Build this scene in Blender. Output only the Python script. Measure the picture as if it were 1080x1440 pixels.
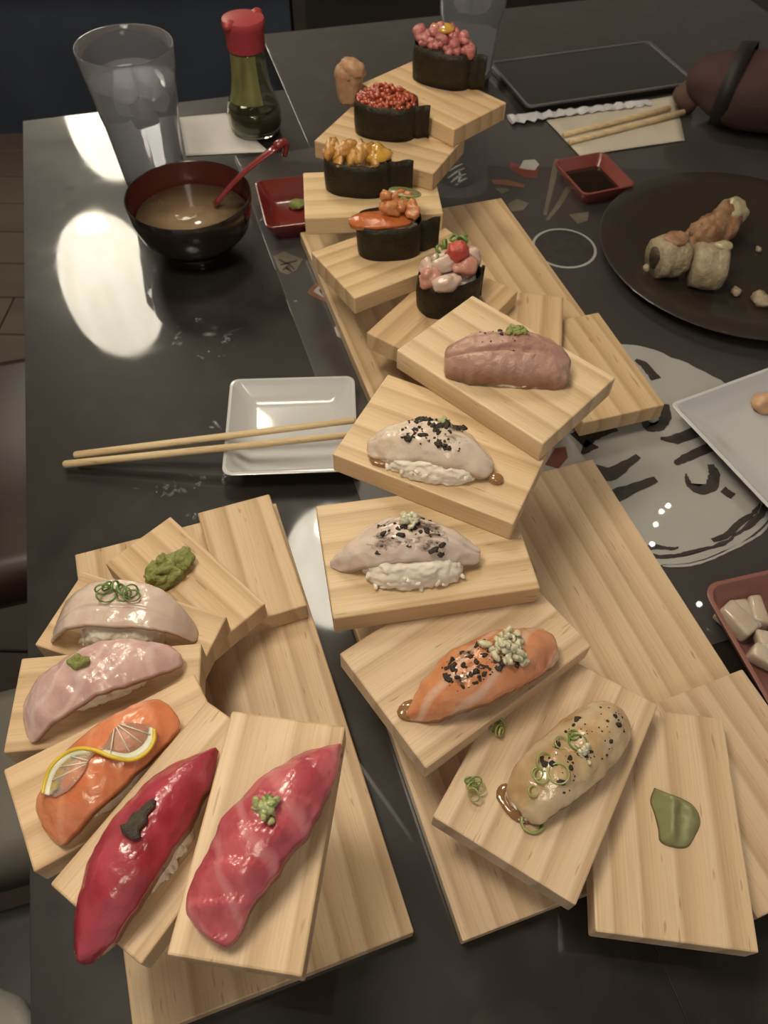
import bpy, bmesh, math, random
from mathutils import Vector, Matrix, noise, Quaternion

for o in list(bpy.data.objects):
    bpy.data.objects.remove(o)
random.seed(11)
scene = bpy.context.scene
COL = scene.collection
R = math.radians
PI = math.pi

# ------------------------------------------------------------------ camera
cam_data = bpy.data.cameras.new('camera')
cam = bpy.data.objects.new('camera', cam_data)
COL.objects.link(cam)
cam_data.sensor_fit = 'VERTICAL'
cam_data.sensor_height = 36.0
cam_data.lens = 1068.65 / 1440 * 36.0
cam_data.clip_start = 0.01
_p, _r = R(53.7086), R(1.2671)
_fw = Vector((0, math.cos(_p), -math.sin(_p)))
_up = Vector((0, math.sin(_p), math.cos(_p)))
_rt = Vector((1, 0, 0))
_rt2 = _rt * math.cos(_r) + _up * math.sin(_r)
_up2 = _up * math.cos(_r) - _rt * math.sin(_r)
cam.matrix_world = Matrix(((_rt2.x, _up2.x, -_fw.x, 0), (_rt2.y, _up2.y, -_fw.y, 0),
                           (_rt2.z, _up2.z, -_fw.z, 0.5), (0, 0, 0, 1)))
scene.camera = cam
cam_data.dof.use_dof = True
cam_data.dof.focus_distance = 0.42
cam_data.dof.aperture_fstop = 18.0

# ------------------------------------------------------------------ world, exposure
world = bpy.data.worlds.new('world')
scene.world = world
world.use_nodes = True
world.node_tree.nodes['Background'].inputs[0].default_value = (1.0, 0.95, 0.90, 1)
world.node_tree.nodes['Background'].inputs[1].default_value = 0.20
scene.view_settings.view_transform = 'Standard'
scene.view_settings.look = 'None'
scene.view_settings.gamma = 1
scene.view_settings.use_curve_mapping = False
scene.view_settings.exposure = 0.68
LAMP_POWER = 14.0
LAMPS = [  # x, y, z of shade centre: pendants hanging over the tables
    (-0.789, 1.785, 0.88), (-1.035, 2.74, 0.88), (-0.131, 1.090, 1.25), (-0.240, 0.270, 0.95), (0.080, -0.520, 1.10)]  # last pendant is an added front fill, out of view behind the camera

# ------------------------------------------------------------------ node helpers
MATS = {}
def nodes_of(name):
    m = bpy.data.materials.new(name)
    m.use_nodes = True
    nt = m.node_tree
    b = nt.nodes['Principled BSDF']
    MATS[name] = m
    return m, nt, b
def N(nt, kind, **kw):
    n = nt.nodes.new(kind)
    for k, v in kw.items():
        if k.startswith('i_'):
            n.inputs[k[2:].replace('_', ' ')].default_value = v
        else:
            setattr(n, k, v)
    return n
def L(nt, a, b): nt.links.new(a, b)
def rgba(c): return (c[0], c[1], c[2], 1)
def ramp(nt, fac, stops):
    r = N(nt, 'ShaderNodeValToRGB')
    els = r.color_ramp.elements
    while len(els) < len(stops): els.new(0.5)
    for e, (p, c) in zip(els, stops):
        e.position = p; e.color = rgba(c)
    L(nt, fac, r.inputs[0])
    return r
def coords(nt, scale=(1, 1, 1), rnd=True):
    tc = N(nt, 'ShaderNodeTexCoord')
    mp = N(nt, 'ShaderNodeMapping')
    mp.inputs['Scale'].default_value = scale
    L(nt, tc.outputs['Object'], mp.inputs[0])
    if rnd:
        oi = N(nt, 'ShaderNodeObjectInfo')
        mu = N(nt, 'ShaderNodeVectorMath', operation='SCALE')
        cx = N(nt, 'ShaderNodeCombineXYZ')
        L(nt, oi.outputs['Random'], cx.inputs[0]); L(nt, oi.outputs['Random'], cx.inputs[1]); L(nt, oi.outputs['Random'], cx.inputs[2])
        L(nt, cx.outputs[0], mu.inputs[0]); mu.inputs['Scale'].default_value = 7.3
        L(nt, mu.outputs[0], mp.inputs['Location'])
    return mp.outputs[0]
def noise_tex(nt, vec, scale, detail=3, dist=0.0, rough=0.5):
    n = N(nt, 'ShaderNodeTexNoise')
    n.inputs['Scale'].default_value = scale
    n.inputs['Detail'].default_value = detail
    n.inputs['Roughness'].default_value = rough
    n.inputs['Distortion'].default_value = dist
    L(nt, vec, n.inputs['Vector'])
    return n
def bump(nt, b, h, strength, dist=0.001):
    bn = N(nt, 'ShaderNodeBump')
    bn.inputs['Strength'].default_value = strength
    bn.inputs['Distance'].default_value = dist
    L(nt, h, bn.inputs['Height'])
    L(nt, bn.outputs[0], b.inputs['Normal'])
    if b.inputs['Coat Weight'].default_value < 0.99: L(nt, bn.outputs[0], b.inputs['Coat Normal'])
def mixc(nt, fac, a, b_, blend='MIX'):
    m = N(nt, 'ShaderNodeMix', data_type='RGBA', blend_type=blend)
    if isinstance(fac, float): m.inputs[0].default_value = fac
    else: L(nt, fac, m.inputs[0])
    for sock, v in ((m.inputs[6], a), (m.inputs[7], b_)):
        if isinstance(v, tuple): sock.default_value = rgba(v)
        else: L(nt, v, sock)
    return m.outputs[2]

def simple(name, c, rough=0.5, c2=None, scale=60, spec=0.5, coat=0.0, sss=0.0, trans=0.0, ior=1.45, metal=0.0, bmp=0.0, bscale=None, sssr=(0.006, 0.003, 0.002), detail=4, stretch=(1, 1, 1)):
    m, nt, b = nodes_of(name)
    b.inputs['Base Color'].default_value = rgba(c)
    b.inputs['Roughness'].default_value = rough
    b.inputs['Specular IOR Level'].default_value = spec
    b.inputs['Coat Weight'].default_value = coat
    b.inputs['Coat Roughness'].default_value = 0.08
    b.inputs['Metallic'].default_value = metal
    b.inputs['Transmission Weight'].default_value = trans
    b.inputs['IOR'].default_value = ior
    if sss:
        b.inputs['Subsurface Weight'].default_value = sss
        b.inputs['Subsurface Radius'].default_value = (sssr[0] / 0.006, sssr[1] / 0.006, sssr[2] / 0.006)
        b.inputs['Subsurface Scale'].default_value = 0.006
    v = coords(nt, stretch)
    if c2 is None: c2 = tuple(x * 0.8 for x in c)
    n = noise_tex(nt, v, scale, detail)
    r = ramp(nt, n.outputs[0], [(0.3, c), (0.7, c2)])
    L(nt, r.outputs[0], b.inputs['Base Color'])
    if bmp:
        n2 = noise_tex(nt, v, bscale or scale * 4, 4)
        bump(nt, b, n2.outputs[0], bmp, 0.002)
    return m

# pine wood, grain along local x, tinted by the object's colour
def wood(name, light, mid, dark, s=1.0):
    m, nt, b = nodes_of(name)
    v = coords(nt, (0.10, 1, 1))
    warp = noise_tex(nt, v, 9 * s, 2)
    va = N(nt, 'ShaderNodeVectorMath', operation='MULTIPLY_ADD')
    L(nt, warp.outputs['Color'], va.inputs[0]); va.inputs[1].default_value = (0.03, 0.035, 0.03); L(nt, v, va.inputs[2])
    w = N(nt, 'ShaderNodeTexWave', wave_type='BANDS', bands_direction='Y', wave_profile='SAW')
    w.inputs['Scale'].default_value = 17 * s
    w.inputs['Distortion'].default_value = 5.0
    w.inputs['Detail'].default_value = 2
    w.inputs['Detail Scale'].default_value = 0.7
    L(nt, va.outputs[0], w.inputs[0])
    r = ramp(nt, w.outputs['Fac'], [(0.0, light), (0.45, mid), (0.86, dark), (1.0, light)])
    big = noise_tex(nt, v, 14, 2)
    bg = N(nt, 'ShaderNodeMath', operation='MULTIPLY'); L(nt, big.outputs[0], bg.inputs[0]); bg.inputs[1].default_value = 0.55
    c = mixc(nt, bg.outputs[0], r.outputs[0], light)
    v2 = coords(nt, (0.025, 1, 1))
    fine = noise_tex(nt, v2, 900, 3)
    fr = ramp(nt, fine.outputs[0], [(0.30, (0.80, 0.76, 0.70)), (0.55, (1, 1, 1))])
    c = mixc(nt, 0.55, c, fr.outputs[0], 'MULTIPLY')
    pore = noise_tex(nt, coords(nt, (0.12, 1, 1)), 420, 1)
    pr = ramp(nt, pore.outputs[0], [(0.24, (0.55, 0.42, 0.30)), (0.29, (1, 1, 1))])
    c = mixc(nt, 0.6, c, pr.outputs[0], 'MULTIPLY')
    oi = N(nt, 'ShaderNodeObjectInfo')
    c = mixc(nt, 1.0, c, oi.outputs['Color'], 'MULTIPLY')
    L(nt, c, b.inputs['Base Color'])
    b.inputs['Roughness'].default_value = 0.42
    b.inputs['Specular IOR Level'].default_value = 0.35
    bump(nt, b, fine.outputs[0], 0.12, 0.001)
    return m
wood('pine', (0.66, 0.515, 0.375), (0.60, 0.45, 0.305), (0.43, 0.295, 0.175))
wood('chopstick_wood', (0.70, 0.54, 0.33), (0.66, 0.50, 0.29), (0.55, 0.39, 0.21), 2)

# fish flesh: base colour with lighter fat lines across the length
def fish_mat(name, base, deep, fat, fat_amt=0.5, fscale=30, dist=6, rough=0.22, sss=0.25, ang=0.5, coat=0.5, bstr=0.15, fw=0.1):
    m, nt, b = nodes_of(name)
    tc = N(nt, 'ShaderNodeTexCoord')
    mp = N(nt, 'ShaderNodeMapping'); mp.inputs['Rotation'].default_value = (0, 0, ang)
    L(nt, tc.outputs['Object'], mp.inputs[0])
    v = mp.outputs[0]
    n = noise_tex(nt, v, 55, 4, 0.5)
    c = ramp(nt, n.outputs[0], [(0.32, deep), (0.62, base)]).outputs[0]
    w = N(nt, 'ShaderNodeTexWave', wave_type='BANDS', bands_direction='X', wave_profile='SIN')
    w.inputs['Scale'].default_value = fscale; w.inputs['Distortion'].default_value = dist
    w.inputs['Detail'].default_value = 2; w.inputs['Detail Scale'].default_value = 1.2
    L(nt, v, w.inputs[0])
    f = ramp(nt, w.outputs['Fac'], [(1 - fw * 2.5, (0, 0, 0)), (1.0, (fat_amt,) * 3)])
    c = mixc(nt, f.outputs[0], c, fat)
    L(nt, c, b.inputs['Base Color'])
    b.inputs['Roughness'].default_value = rough
    b.inputs['Subsurface Weight'].default_value = sss
    b.inputs['Subsurface Radius'].default_value = (1.0, 0.5, 0.35)
    b.inputs['Subsurface Scale'].default_value = 0.006
    b.inputs['Coat Weight'].default_value = coat
    b.inputs['Coat Roughness'].default_value = 0.12
    n2 = noise_tex(nt, v, 190, 4, 0.4)
    bump(nt, b, n2.outputs[0], bstr * 2.2, 0.002)
    return m, nt, b
fish_mat('white_fish', (0.66, 0.52, 0.45), (0.58, 0.43, 0.37), (0.72, 0.60, 0.54), 0.35, 9, 5, ang=1.5, sss=0.45, bstr=0.1)
fish_mat('yellowtail', (0.64, 0.43, 0.40), (0.55, 0.34, 0.32), (0.76, 0.60, 0.56), 0.45, 22, 7, ang=0.9, sss=0.45)
fish_mat('salmon', (0.72, 0.26, 0.125), (0.62, 0.19, 0.085), (0.80, 0.36, 0.20), 0.45, 22, 5, ang=0.6, sss=0.4)
fish_mat('red_tuna', (0.40, 0.045, 0.07), (0.27, 0.020, 0.036), (0.50, 0.12, 0.14), 0.25, 9, 9, rough=0.24, ang=0.7, coat=0.45, fw=0.2)
fish_mat('fatty_tuna', (0.52, 0.11, 0.13), (0.36, 0.05, 0.07), (0.62, 0.24, 0.25), 0.5, 15, 9, ang=0.4, rough=0.26, coat=0.35, fw=0.12)
fish_mat('pink_tuna', (0.44, 0.255, 0.20), (0.33, 0.17, 0.13), (0.52, 0.34, 0.28), 0.35, 14, 6, ang=1.57, rough=0.38, coat=0.15, bstr=0.3)
fish_mat('scallop', (0.58, 0.43, 0.26), (0.44, 0.29, 0.15), (0.70, 0.58, 0.43), 0.35, 8, 7, sss=0.6, ang=1.57, rough=0.2, coat=0.7)

def char_mat(name, base, deep, char, thresh=(0.54, 0.66), scale=70, stretch=(0.35, 1, 1)):
    m, nt, b = fish_mat(name, base, deep, (0.72, 0.62, 0.55), 0.4, 16, 4, ang=1.2)
    col = b.inputs['Base Color'].links[0].from_socket
    tc = N(nt, 'ShaderNodeTexCoord'); mp = N(nt, 'ShaderNodeMapping'); mp.inputs['Scale'].default_value = stretch
    L(nt, tc.outputs['Object'], mp.inputs[0])
    n = noise_tex(nt, mp.outputs[0], scale * 2.2, 5, 0.6, 0.65)
    sep = N(nt, 'ShaderNodeSeparateXYZ'); L(nt, tc.outputs['Object'], sep.inputs[0])
    # torch marks sit on the upper face of the slice
    mr = N(nt, 'ShaderNodeMapRange'); mr.inputs[1].default_value = 0.018; mr.inputs[2].default_value = 0.028
    L(nt, sep.outputs[2], mr.inputs[0])
    big = noise_tex(nt, tc.outputs['Object'], 45, 2)
    bm_ = N(nt, 'ShaderNodeMath', operation='MULTIPLY'); L(nt, mr.outputs[0], bm_.inputs[0]); L(nt, big.outputs[0], bm_.inputs[1])
    ad = N(nt, 'ShaderNodeMath', operation='MULTIPLY_ADD'); L(nt, bm_.outputs[0], ad.inputs[0]); ad.inputs[1].default_value = 0.62; L(nt, n.outputs[0], ad.inputs[2])
    f = ramp(nt, ad.outputs[0], [(thresh[0] + 0.19, (0, 0, 0)), (thresh[1] + 0.22, (0.92, 0.92, 0.92))])
    c = mixc(nt, f.outputs[0], col, char)
    L(nt, c, b.inputs['Base Color'])
    return m
char_mat('seared_white_fish', (0.70, 0.57, 0.50), (0.62, 0.47, 0.40), (0.10, 0.065, 0.04))
char_mat('seared_pale_fish', (0.74, 0.61, 0.50), (0.66, 0.51, 0.41), (0.14, 0.09, 0.05), (0.58, 0.68))
char_mat('seared_salmon', (0.64, 0.28, 0.135), (0.55, 0.20, 0.085), (0.13, 0.065, 0.03), (0.57, 0.68))

simple('rice', (0.88, 0.80, 0.69), 0.5, (0.82, 0.73, 0.61), 200, spec=0.3)
simple('nori', (0.016, 0.012, 0.006), 0.45, (0.028, 0.021, 0.010), 120, spec=0.3, bmp=0.6, bscale=330)
simple('wasabi', (0.31, 0.32, 0.105), 0.6, (0.22, 0.24, 0.07), 150, sss=0.1, bmp=0.9, bscale=420)
simple('wasabi_smooth', (0.26, 0.265, 0.13), 0.45, (0.21, 0.215, 0.10), 60, sss=0.1, bmp=0.25, bscale=150)
simple('garlic', (0.66, 0.60, 0.43), 0.3, (0.56, 0.50, 0.33), 200, sss=0.3, coat=0.4, bmp=0.3)
simple('green_garlic', (0.42, 0.43, 0.20), 0.3, (0.34, 0.36, 0.14), 200, sss=0.2, coat=0.4, bmp=0.3)
simple('char', (0.045, 0.028, 0.018), 0.5, (0.02, 0.013, 0.010), 300, bmp=0.5)
simple('scallion', (0.10, 0.19, 0.035), 0.35, (0.16, 0.26, 0.06), 200, sss=0.1, coat=0.3)
simple('pale_scallion', (0.34, 0.36, 0.13), 0.3, (0.24, 0.29, 0.08), 200, sss=0.2, coat=0.5)
simple('truffle_paste', (0.050, 0.038, 0.026), 0.6, (0.085, 0.068, 0.05), 300, bmp=0.7)
simple('sauce', (0.55, 0.30, 0.12), 0.1, (0.46, 0.24, 0.09), 80, trans=0.6, coat=0.8)
simple('lemon_peel', (0.72, 0.50, 0.05), 0.4, (0.66, 0.44, 0.04), 90, sss=0.2)
simple('lemon_pith', (0.78, 0.74, 0.60), 0.4, (0.72, 0.68, 0.52), 120, sss=0.3)
m_ = simple('lemon_flesh', (0.95, 0.74, 0.60), 0.12, (0.92, 0.66, 0.50), 160, trans=0.75, coat=0.8, ior=1.3, bmp=0.4, bscale=300)
simple('lemon_membrane', (0.85, 0.76, 0.62), 0.25, None, 100, sss=0.3, coat=0.5)
simple('roe', (0.42, 0.07, 0.014), 0.1, (0.30, 0.035, 0.008), 90, sss=0.35, coat=1.0)
simple('urchin', (0.55, 0.29, 0.075), 0.25, (0.40, 0.18, 0.04), 110, sss=0.3, coat=0.7, bmp=0.5, bscale=420)
simple('orange_slice', (0.52, 0.155, 0.045), 0.25, (0.43, 0.11, 0.03), 80, sss=0.3, coat=0.7, bmp=0.3)
simple('prawn_orange', (0.46, 0.22, 0.115), 0.4, (0.40, 0.26, 0.15), 110, sss=0.2, bmp=0.5, bscale=260)
simple('orange_meat', (0.56, 0.23, 0.085), 0.25, (0.46, 0.15, 0.045), 130, sss=0.3, coat=0.6, bmp=0.4)
simple('tuna_mince', (0.46, 0.16, 0.15), 0.28, (0.37, 0.095, 0.09), 170, sss=0.3, coat=0.5, bmp=0.6, bscale=380)
simple('yolk', (0.52, 0.29, 0.05), 0.1, (0.54, 0.30, 0.03), 60, sss=0.3, coat=1.0)
simple('pink_seafood', (0.60, 0.33, 0.25), 0.25, (0.50, 0.20, 0.15), 110, sss=0.35, coat=0.6, bmp=0.3)
simple('white_seafood', (0.64, 0.50, 0.42), 0.22, (0.56, 0.38, 0.31), 90, sss=0.4, coat=0.7, bmp=0.2)
simple('red_relish', (0.50, 0.07, 0.045), 0.3, (0.42, 0.05, 0.03), 180, sss=0.2, coat=0.5, bmp=0.5)
simple('prawn_flesh', (0.40, 0.29, 0.18), 0.45, (0.42, 0.20, 0.11), 60, sss=0.2, bmp=0.5, bscale=260)
simple('cucumber', (0.20, 0.21, 0.09), 0.3, (0.28, 0.27, 0.13), 60, coat=0.4)

def table_mat(name, c1, c2, spots=()):
    m, nt, b = nodes_of(name)
    v = coords(nt, (1, 1, 1), False)
    n = noise_tex(nt, v, 7, 5, 0.8)
    n2 = noise_tex(nt, v, 26, 5, 0.5)
    c = ramp(nt, n.outputs[0], [(0.35, c1), (0.7, c2)]).outputs[0]
    sm = ramp(nt, n2.outputs[0], [(0.50, (0, 0, 0)), (0.8, (0.40,) * 3)])
    c = mixc(nt, sm.outputs[0], c, tuple(x * 2.2 + 0.012 for x in c2))
    for (sx, sy, sr) in spots:
        d = N(nt, 'ShaderNodeVectorMath', operation='DISTANCE'); d.inputs[1].default_value = (sx, sy, 0.74)
        wn = N(nt, 'ShaderNodeVectorMath', operation='MULTIPLY_ADD')
        L(nt, n2.outputs['Color'], wn.inputs[0]); wn.inputs[1].default_value = (0.008, 0.008, 0); L(nt, v, wn.inputs[2])
        sub = N(nt, 'ShaderNodeVectorMath', operation='SUBTRACT'); L(nt, wn.outputs[0], sub.inputs[0]); sub.inputs[1].default_value = (0.004, 0.004, 0)
        L(nt, sub.outputs[0], d.inputs[0])
        f = ramp(nt, d.outputs['Value'], [(sr * 0.7, (1, 1, 1)), (sr * 1.1, (0, 0, 0))])
        c = mixc(nt, f.outputs[0], c, (0.006, 0.005, 0.004))
    L(nt, c, b.inputs['Base Color'])
    rr = ramp(nt, n.outputs[0], [(0.3, (0.36,) * 3), (0.75, (0.56,) * 3)])
    L(nt, rr.outputs[0], b.inputs['Roughness'])
    b.inputs['Coat Weight'].default_value = 1.0
    b.inputs['Coat IOR'].default_value = 1.46
    b.inputs['Specular IOR Level'].default_value = 0.3
    cr = ramp(nt, n2.outputs[0], [(0.35, (0.02,) * 3), (0.8, (0.09,) * 3)])
    L(nt, cr.outputs[0], b.inputs['Coat Roughness'])
    bump(nt, b, n2.outputs[0], 0.015, 0.002)
    return m
table_mat('dark_table', (0.010, 0.008, 0.006), (0.018, 0.0155, 0.0125), [(0.0514, -0.1766, 0.0060), (0.0527, -0.2075, 0.0050), (0.0083, -0.3006, 0.0080), (0.0080, -0.4519, 0.0030), (0.0133, -0.9552, 0.0050)])
table_mat('dark_table_far', (0.015, 0.0115, 0.009), (0.020, 0.016, 0.013))
simple('mat_print', (0.046, 0.041, 0.039), 0.35, (0.062, 0.057, 0.056), 6, coat=0.8)
simple('print_white', (0.40, 0.385, 0.365), 0.4, (0.36, 0.345, 0.325), 20, coat=1.0)
simple('print_ink', (0.030, 0.026, 0.023), 0.4, (0.050, 0.043, 0.037), 120, coat=1.0)
simple('print_red', (0.18, 0.04, 0.03), 0.4, None, 30, coat=1.0)
simple('print_cream', (0.15, 0.13, 0.10), 0.4, (0.11, 0.095, 0.07), 50, coat=1.0)
simple('print_orange', (0.20, 0.085, 0.05), 0.4, None, 50, coat=1.0)
simple('white_ceramic', (0.56, 0.55, 0.555), 0.18, (0.54, 0.53, 0.535), 8, coat=0.8)
simple('red_plastic', (0.17, 0.018, 0.014), 0.25, (0.14, 0.014, 0.011), 15, coat=0.6)
simple('pinkish_plastic', (0.25, 0.105, 0.085), 0.35, (0.22, 0.09, 0.073), 15, coat=0.3)
simple('mat_edge', (0.075, 0.068, 0.058), 0.4, None, 30)
simple('dusty_red_plastic', (0.22, 0.05, 0.038), 0.3, (0.19, 0.042, 0.033), 15, coat=0.4)
simple('black_lacquer', (0.012, 0.009, 0.008), 0.22, (0.018, 0.013, 0.011), 15, coat=0.6)
simple('red_lacquer', (0.075, 0.014, 0.010), 0.25, (0.06, 0.011, 0.008), 15, coat=0.6)
simple('spoon_red', (0.20, 0.022, 0.02), 0.25, None, 15, coat=0.6)
simple('soup', (0.29, 0.21, 0.125), 0.15, (0.19, 0.125, 0.065), 34, coat=0.8, detail=5)
simple('soy', (0.014, 0.006, 0.003), 0.05, None, 20, coat=1.0)
simple('cap_red', (0.40, 0.05, 0.055), 0.35, None, 20)
simple('label_olive', (0.23, 0.22, 0.075), 0.4, (0.10, 0.095, 0.035), 70, stretch=(1, 1, 0.2))
simple('napkin', (0.62, 0.58, 0.56), 0.8, (0.58, 0.54, 0.52), 30, bmp=0.3, bscale=500)
simple('napkin_cream', (0.55, 0.49, 0.40), 0.8, (0.50, 0.44, 0.35), 30, bmp=0.3, bscale=500)
simple('wrapper_paper', (0.60, 0.58, 0.60), 0.7, (0.50, 0.48, 0.50), 100, bmp=0.6, bscale=300)
simple('tablet_black', (0.012, 0.010, 0.010), 0.25, None, 20, coat=0.5)
simple('silver', (0.50, 0.49, 0.47), 0.3, None, 20, metal=0.9)
simple('maroon_cloth', (0.060, 0.026, 0.022), 0.8, (0.035, 0.013, 0.011), 14, bmp=0.5, bscale=300)
simple('strap_dark', (0.012, 0.008, 0.007), 0.6, None, 30)
simple('pink_cloth', (0.11, 0.058, 0.045), 0.8, (0.08, 0.04, 0.03), 30)
simple('dark_plate', (0.024, 0.017, 0.011), 0.4, (0.032, 0.023, 0.015), 10, coat=0.4)
simple('roll_rice', (0.40, 0.32, 0.215), 0.5, (0.29, 0.22, 0.14), 120, bmp=0.8, bscale=350)
simple('roll_fry', (0.20, 0.085, 0.04), 0.45, (0.34, 0.20, 0.11), 90, bmp=0.8, bscale=250)
simple('roll_filling', (0.075, 0.05, 0.03), 0.5, None, 90, bmp=0.5)
simple('roll_cream', (0.42, 0.35, 0.21), 0.35, None, 90, coat=0.3)
simple('pickle', (0.56, 0.47, 0.38), 0.3, (0.48, 0.38, 0.29), 80, sss=0.3, coat=0.5)
simple('ginger', (0.62, 0.38, 0.22), 0.35, None, 80, sss=0.3)
simple('navy_vinyl', (0.050, 0.060, 0.085), 0.45, (0.034, 0.042, 0.062), 5, bmp=0.15, bscale=90)
simple('dark_panel', (0.030, 0.025, 0.022), 0.45, (0.022, 0.018, 0.016), 5)
simple('black_vinyl', (0.016, 0.014, 0.014), 0.45, None, 10)
simple('grey_vinyl', (0.17, 0.15, 0.125), 0.45, (0.13, 0.115, 0.095), 6, bmp=0.2, bscale=90)
simple('pale_cloth', (0.34, 0.325, 0.30), 0.8, (0.22, 0.21, 0.19), 12, bmp=0.4, bscale=120)
simple('stool_wood', (0.035, 0.018, 0.010), 0.4, (0.02, 0.010, 0.006), 20, stretch=(0.2, 1, 1))
simple('floor_wood', (0.15, 0.12, 0.095), 0.5, (0.105, 0.082, 0.064), 9, stretch=(0.15, 1, 1))
simple('wall_paint', (0.60, 0.59, 0.55), 0.7, (0.54, 0.53, 0.49), 2)
simple('ceiling_paint', (0.13, 0.12, 0.105), 0.8, None, 2)
simple('cord_black', (0.01, 0.01, 0.01), 0.5, None, 20)
simple('water_bead', (0.85, 0.85, 0.85), 0.03, None, 10, trans=0.9, ior=1.33)

for _n in ('mat_print', 'print_white', 'print_ink', 'print_red', 'print_cream', 'print_orange'):
    MATS[_n].node_tree.nodes['Principled BSDF'].inputs['Coat Roughness'].default_value = 0.012
def glassy(name, c, rough, haze, hazec, ior=1.4):
    m, nt, b = nodes_of(name)
    b.inputs['Base Color'].default_value = rgba(c)
    b.inputs['Roughness'].default_value = rough
    b.inputs['Transmission Weight'].default_value = 1.0
    b.inputs['IOR'].default_value = ior
    d = N(nt, 'ShaderNodeBsdfDiffuse'); d.inputs[0].default_value = rgba(hazec)
    t = N(nt, 'ShaderNodeBsdfTranslucent'); t.inputs[0].default_value = rgba(hazec)
    a = N(nt, 'ShaderNodeMixShader'); a.inputs[0].default_value = 0.5
    L(nt, d.outputs[0], a.inputs[1]); L(nt, t.outputs[0], a.inputs[2])
    mx = N(nt, 'ShaderNodeMixShader')
    n = noise_tex(nt, coords(nt), 30, 3)
    mr = N(nt, 'ShaderNodeMapRange'); L(nt, n.outputs[0], mr.inputs[0]); mr.inputs[3].default_value = haze * 0.6; mr.inputs[4].default_value = haze * 1.4
    L(nt, mr.outputs[0], mx.inputs[0])
    L(nt, b.outputs[0], mx.inputs[1]); L(nt, a.outputs[0], mx.inputs[2])
    L(nt, mx.outputs[0], nt.nodes['Material Output'].inputs[0])
    return m
glassy('tumbler_plastic', (0.93, 0.94, 0.97), 0.04, 0.12, (0.55, 0.55, 0.58), 1.25)
glassy('water', (0.95, 0.96, 0.98), 0.02, 0.16, (0.66, 0.66, 0.70), 1.15)
glassy('ice', (0.96, 0.97, 1.0), 0.12, 0.45, (0.72, 0.72, 0.76), 1.25)
glassy('bottle_glass', (0.80, 0.80, 0.66), 0.02, 0.08, (0.30, 0.29, 0.16), 1.3)

def emit(name, c, s, c2=None):
    m, nt, b = nodes_of(name)
    e = N(nt, 'ShaderNodeEmission'); e.inputs[1].default_value = s
    n = noise_tex(nt, coords(nt, (1, 1, 0.15), False), 16, 4)
    r = ramp(nt, n.outputs[0], [(0.35, c), (0.7, c2 or c)])
    L(nt, r.outputs[0], e.inputs[0])
    L(nt, e.outputs[0], nt.nodes['Material Output'].inputs[0])
for _i, _k in enumerate((0.60, 0.60, 0.85, 0.95, 0.42)):
    emit('lamp_paper_%d' % _i, (1.0, 0.91, 0.74), LAMP_POWER * _k, (0.86, 0.76, 0.58))
    emit('lamp_bulb_%d' % _i, (1.0, 0.90, 0.68), LAMP_POWER * _k * 2.6)
emit('fairy_bulb', (1.0, 0.96, 0.85), 40.0)

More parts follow.
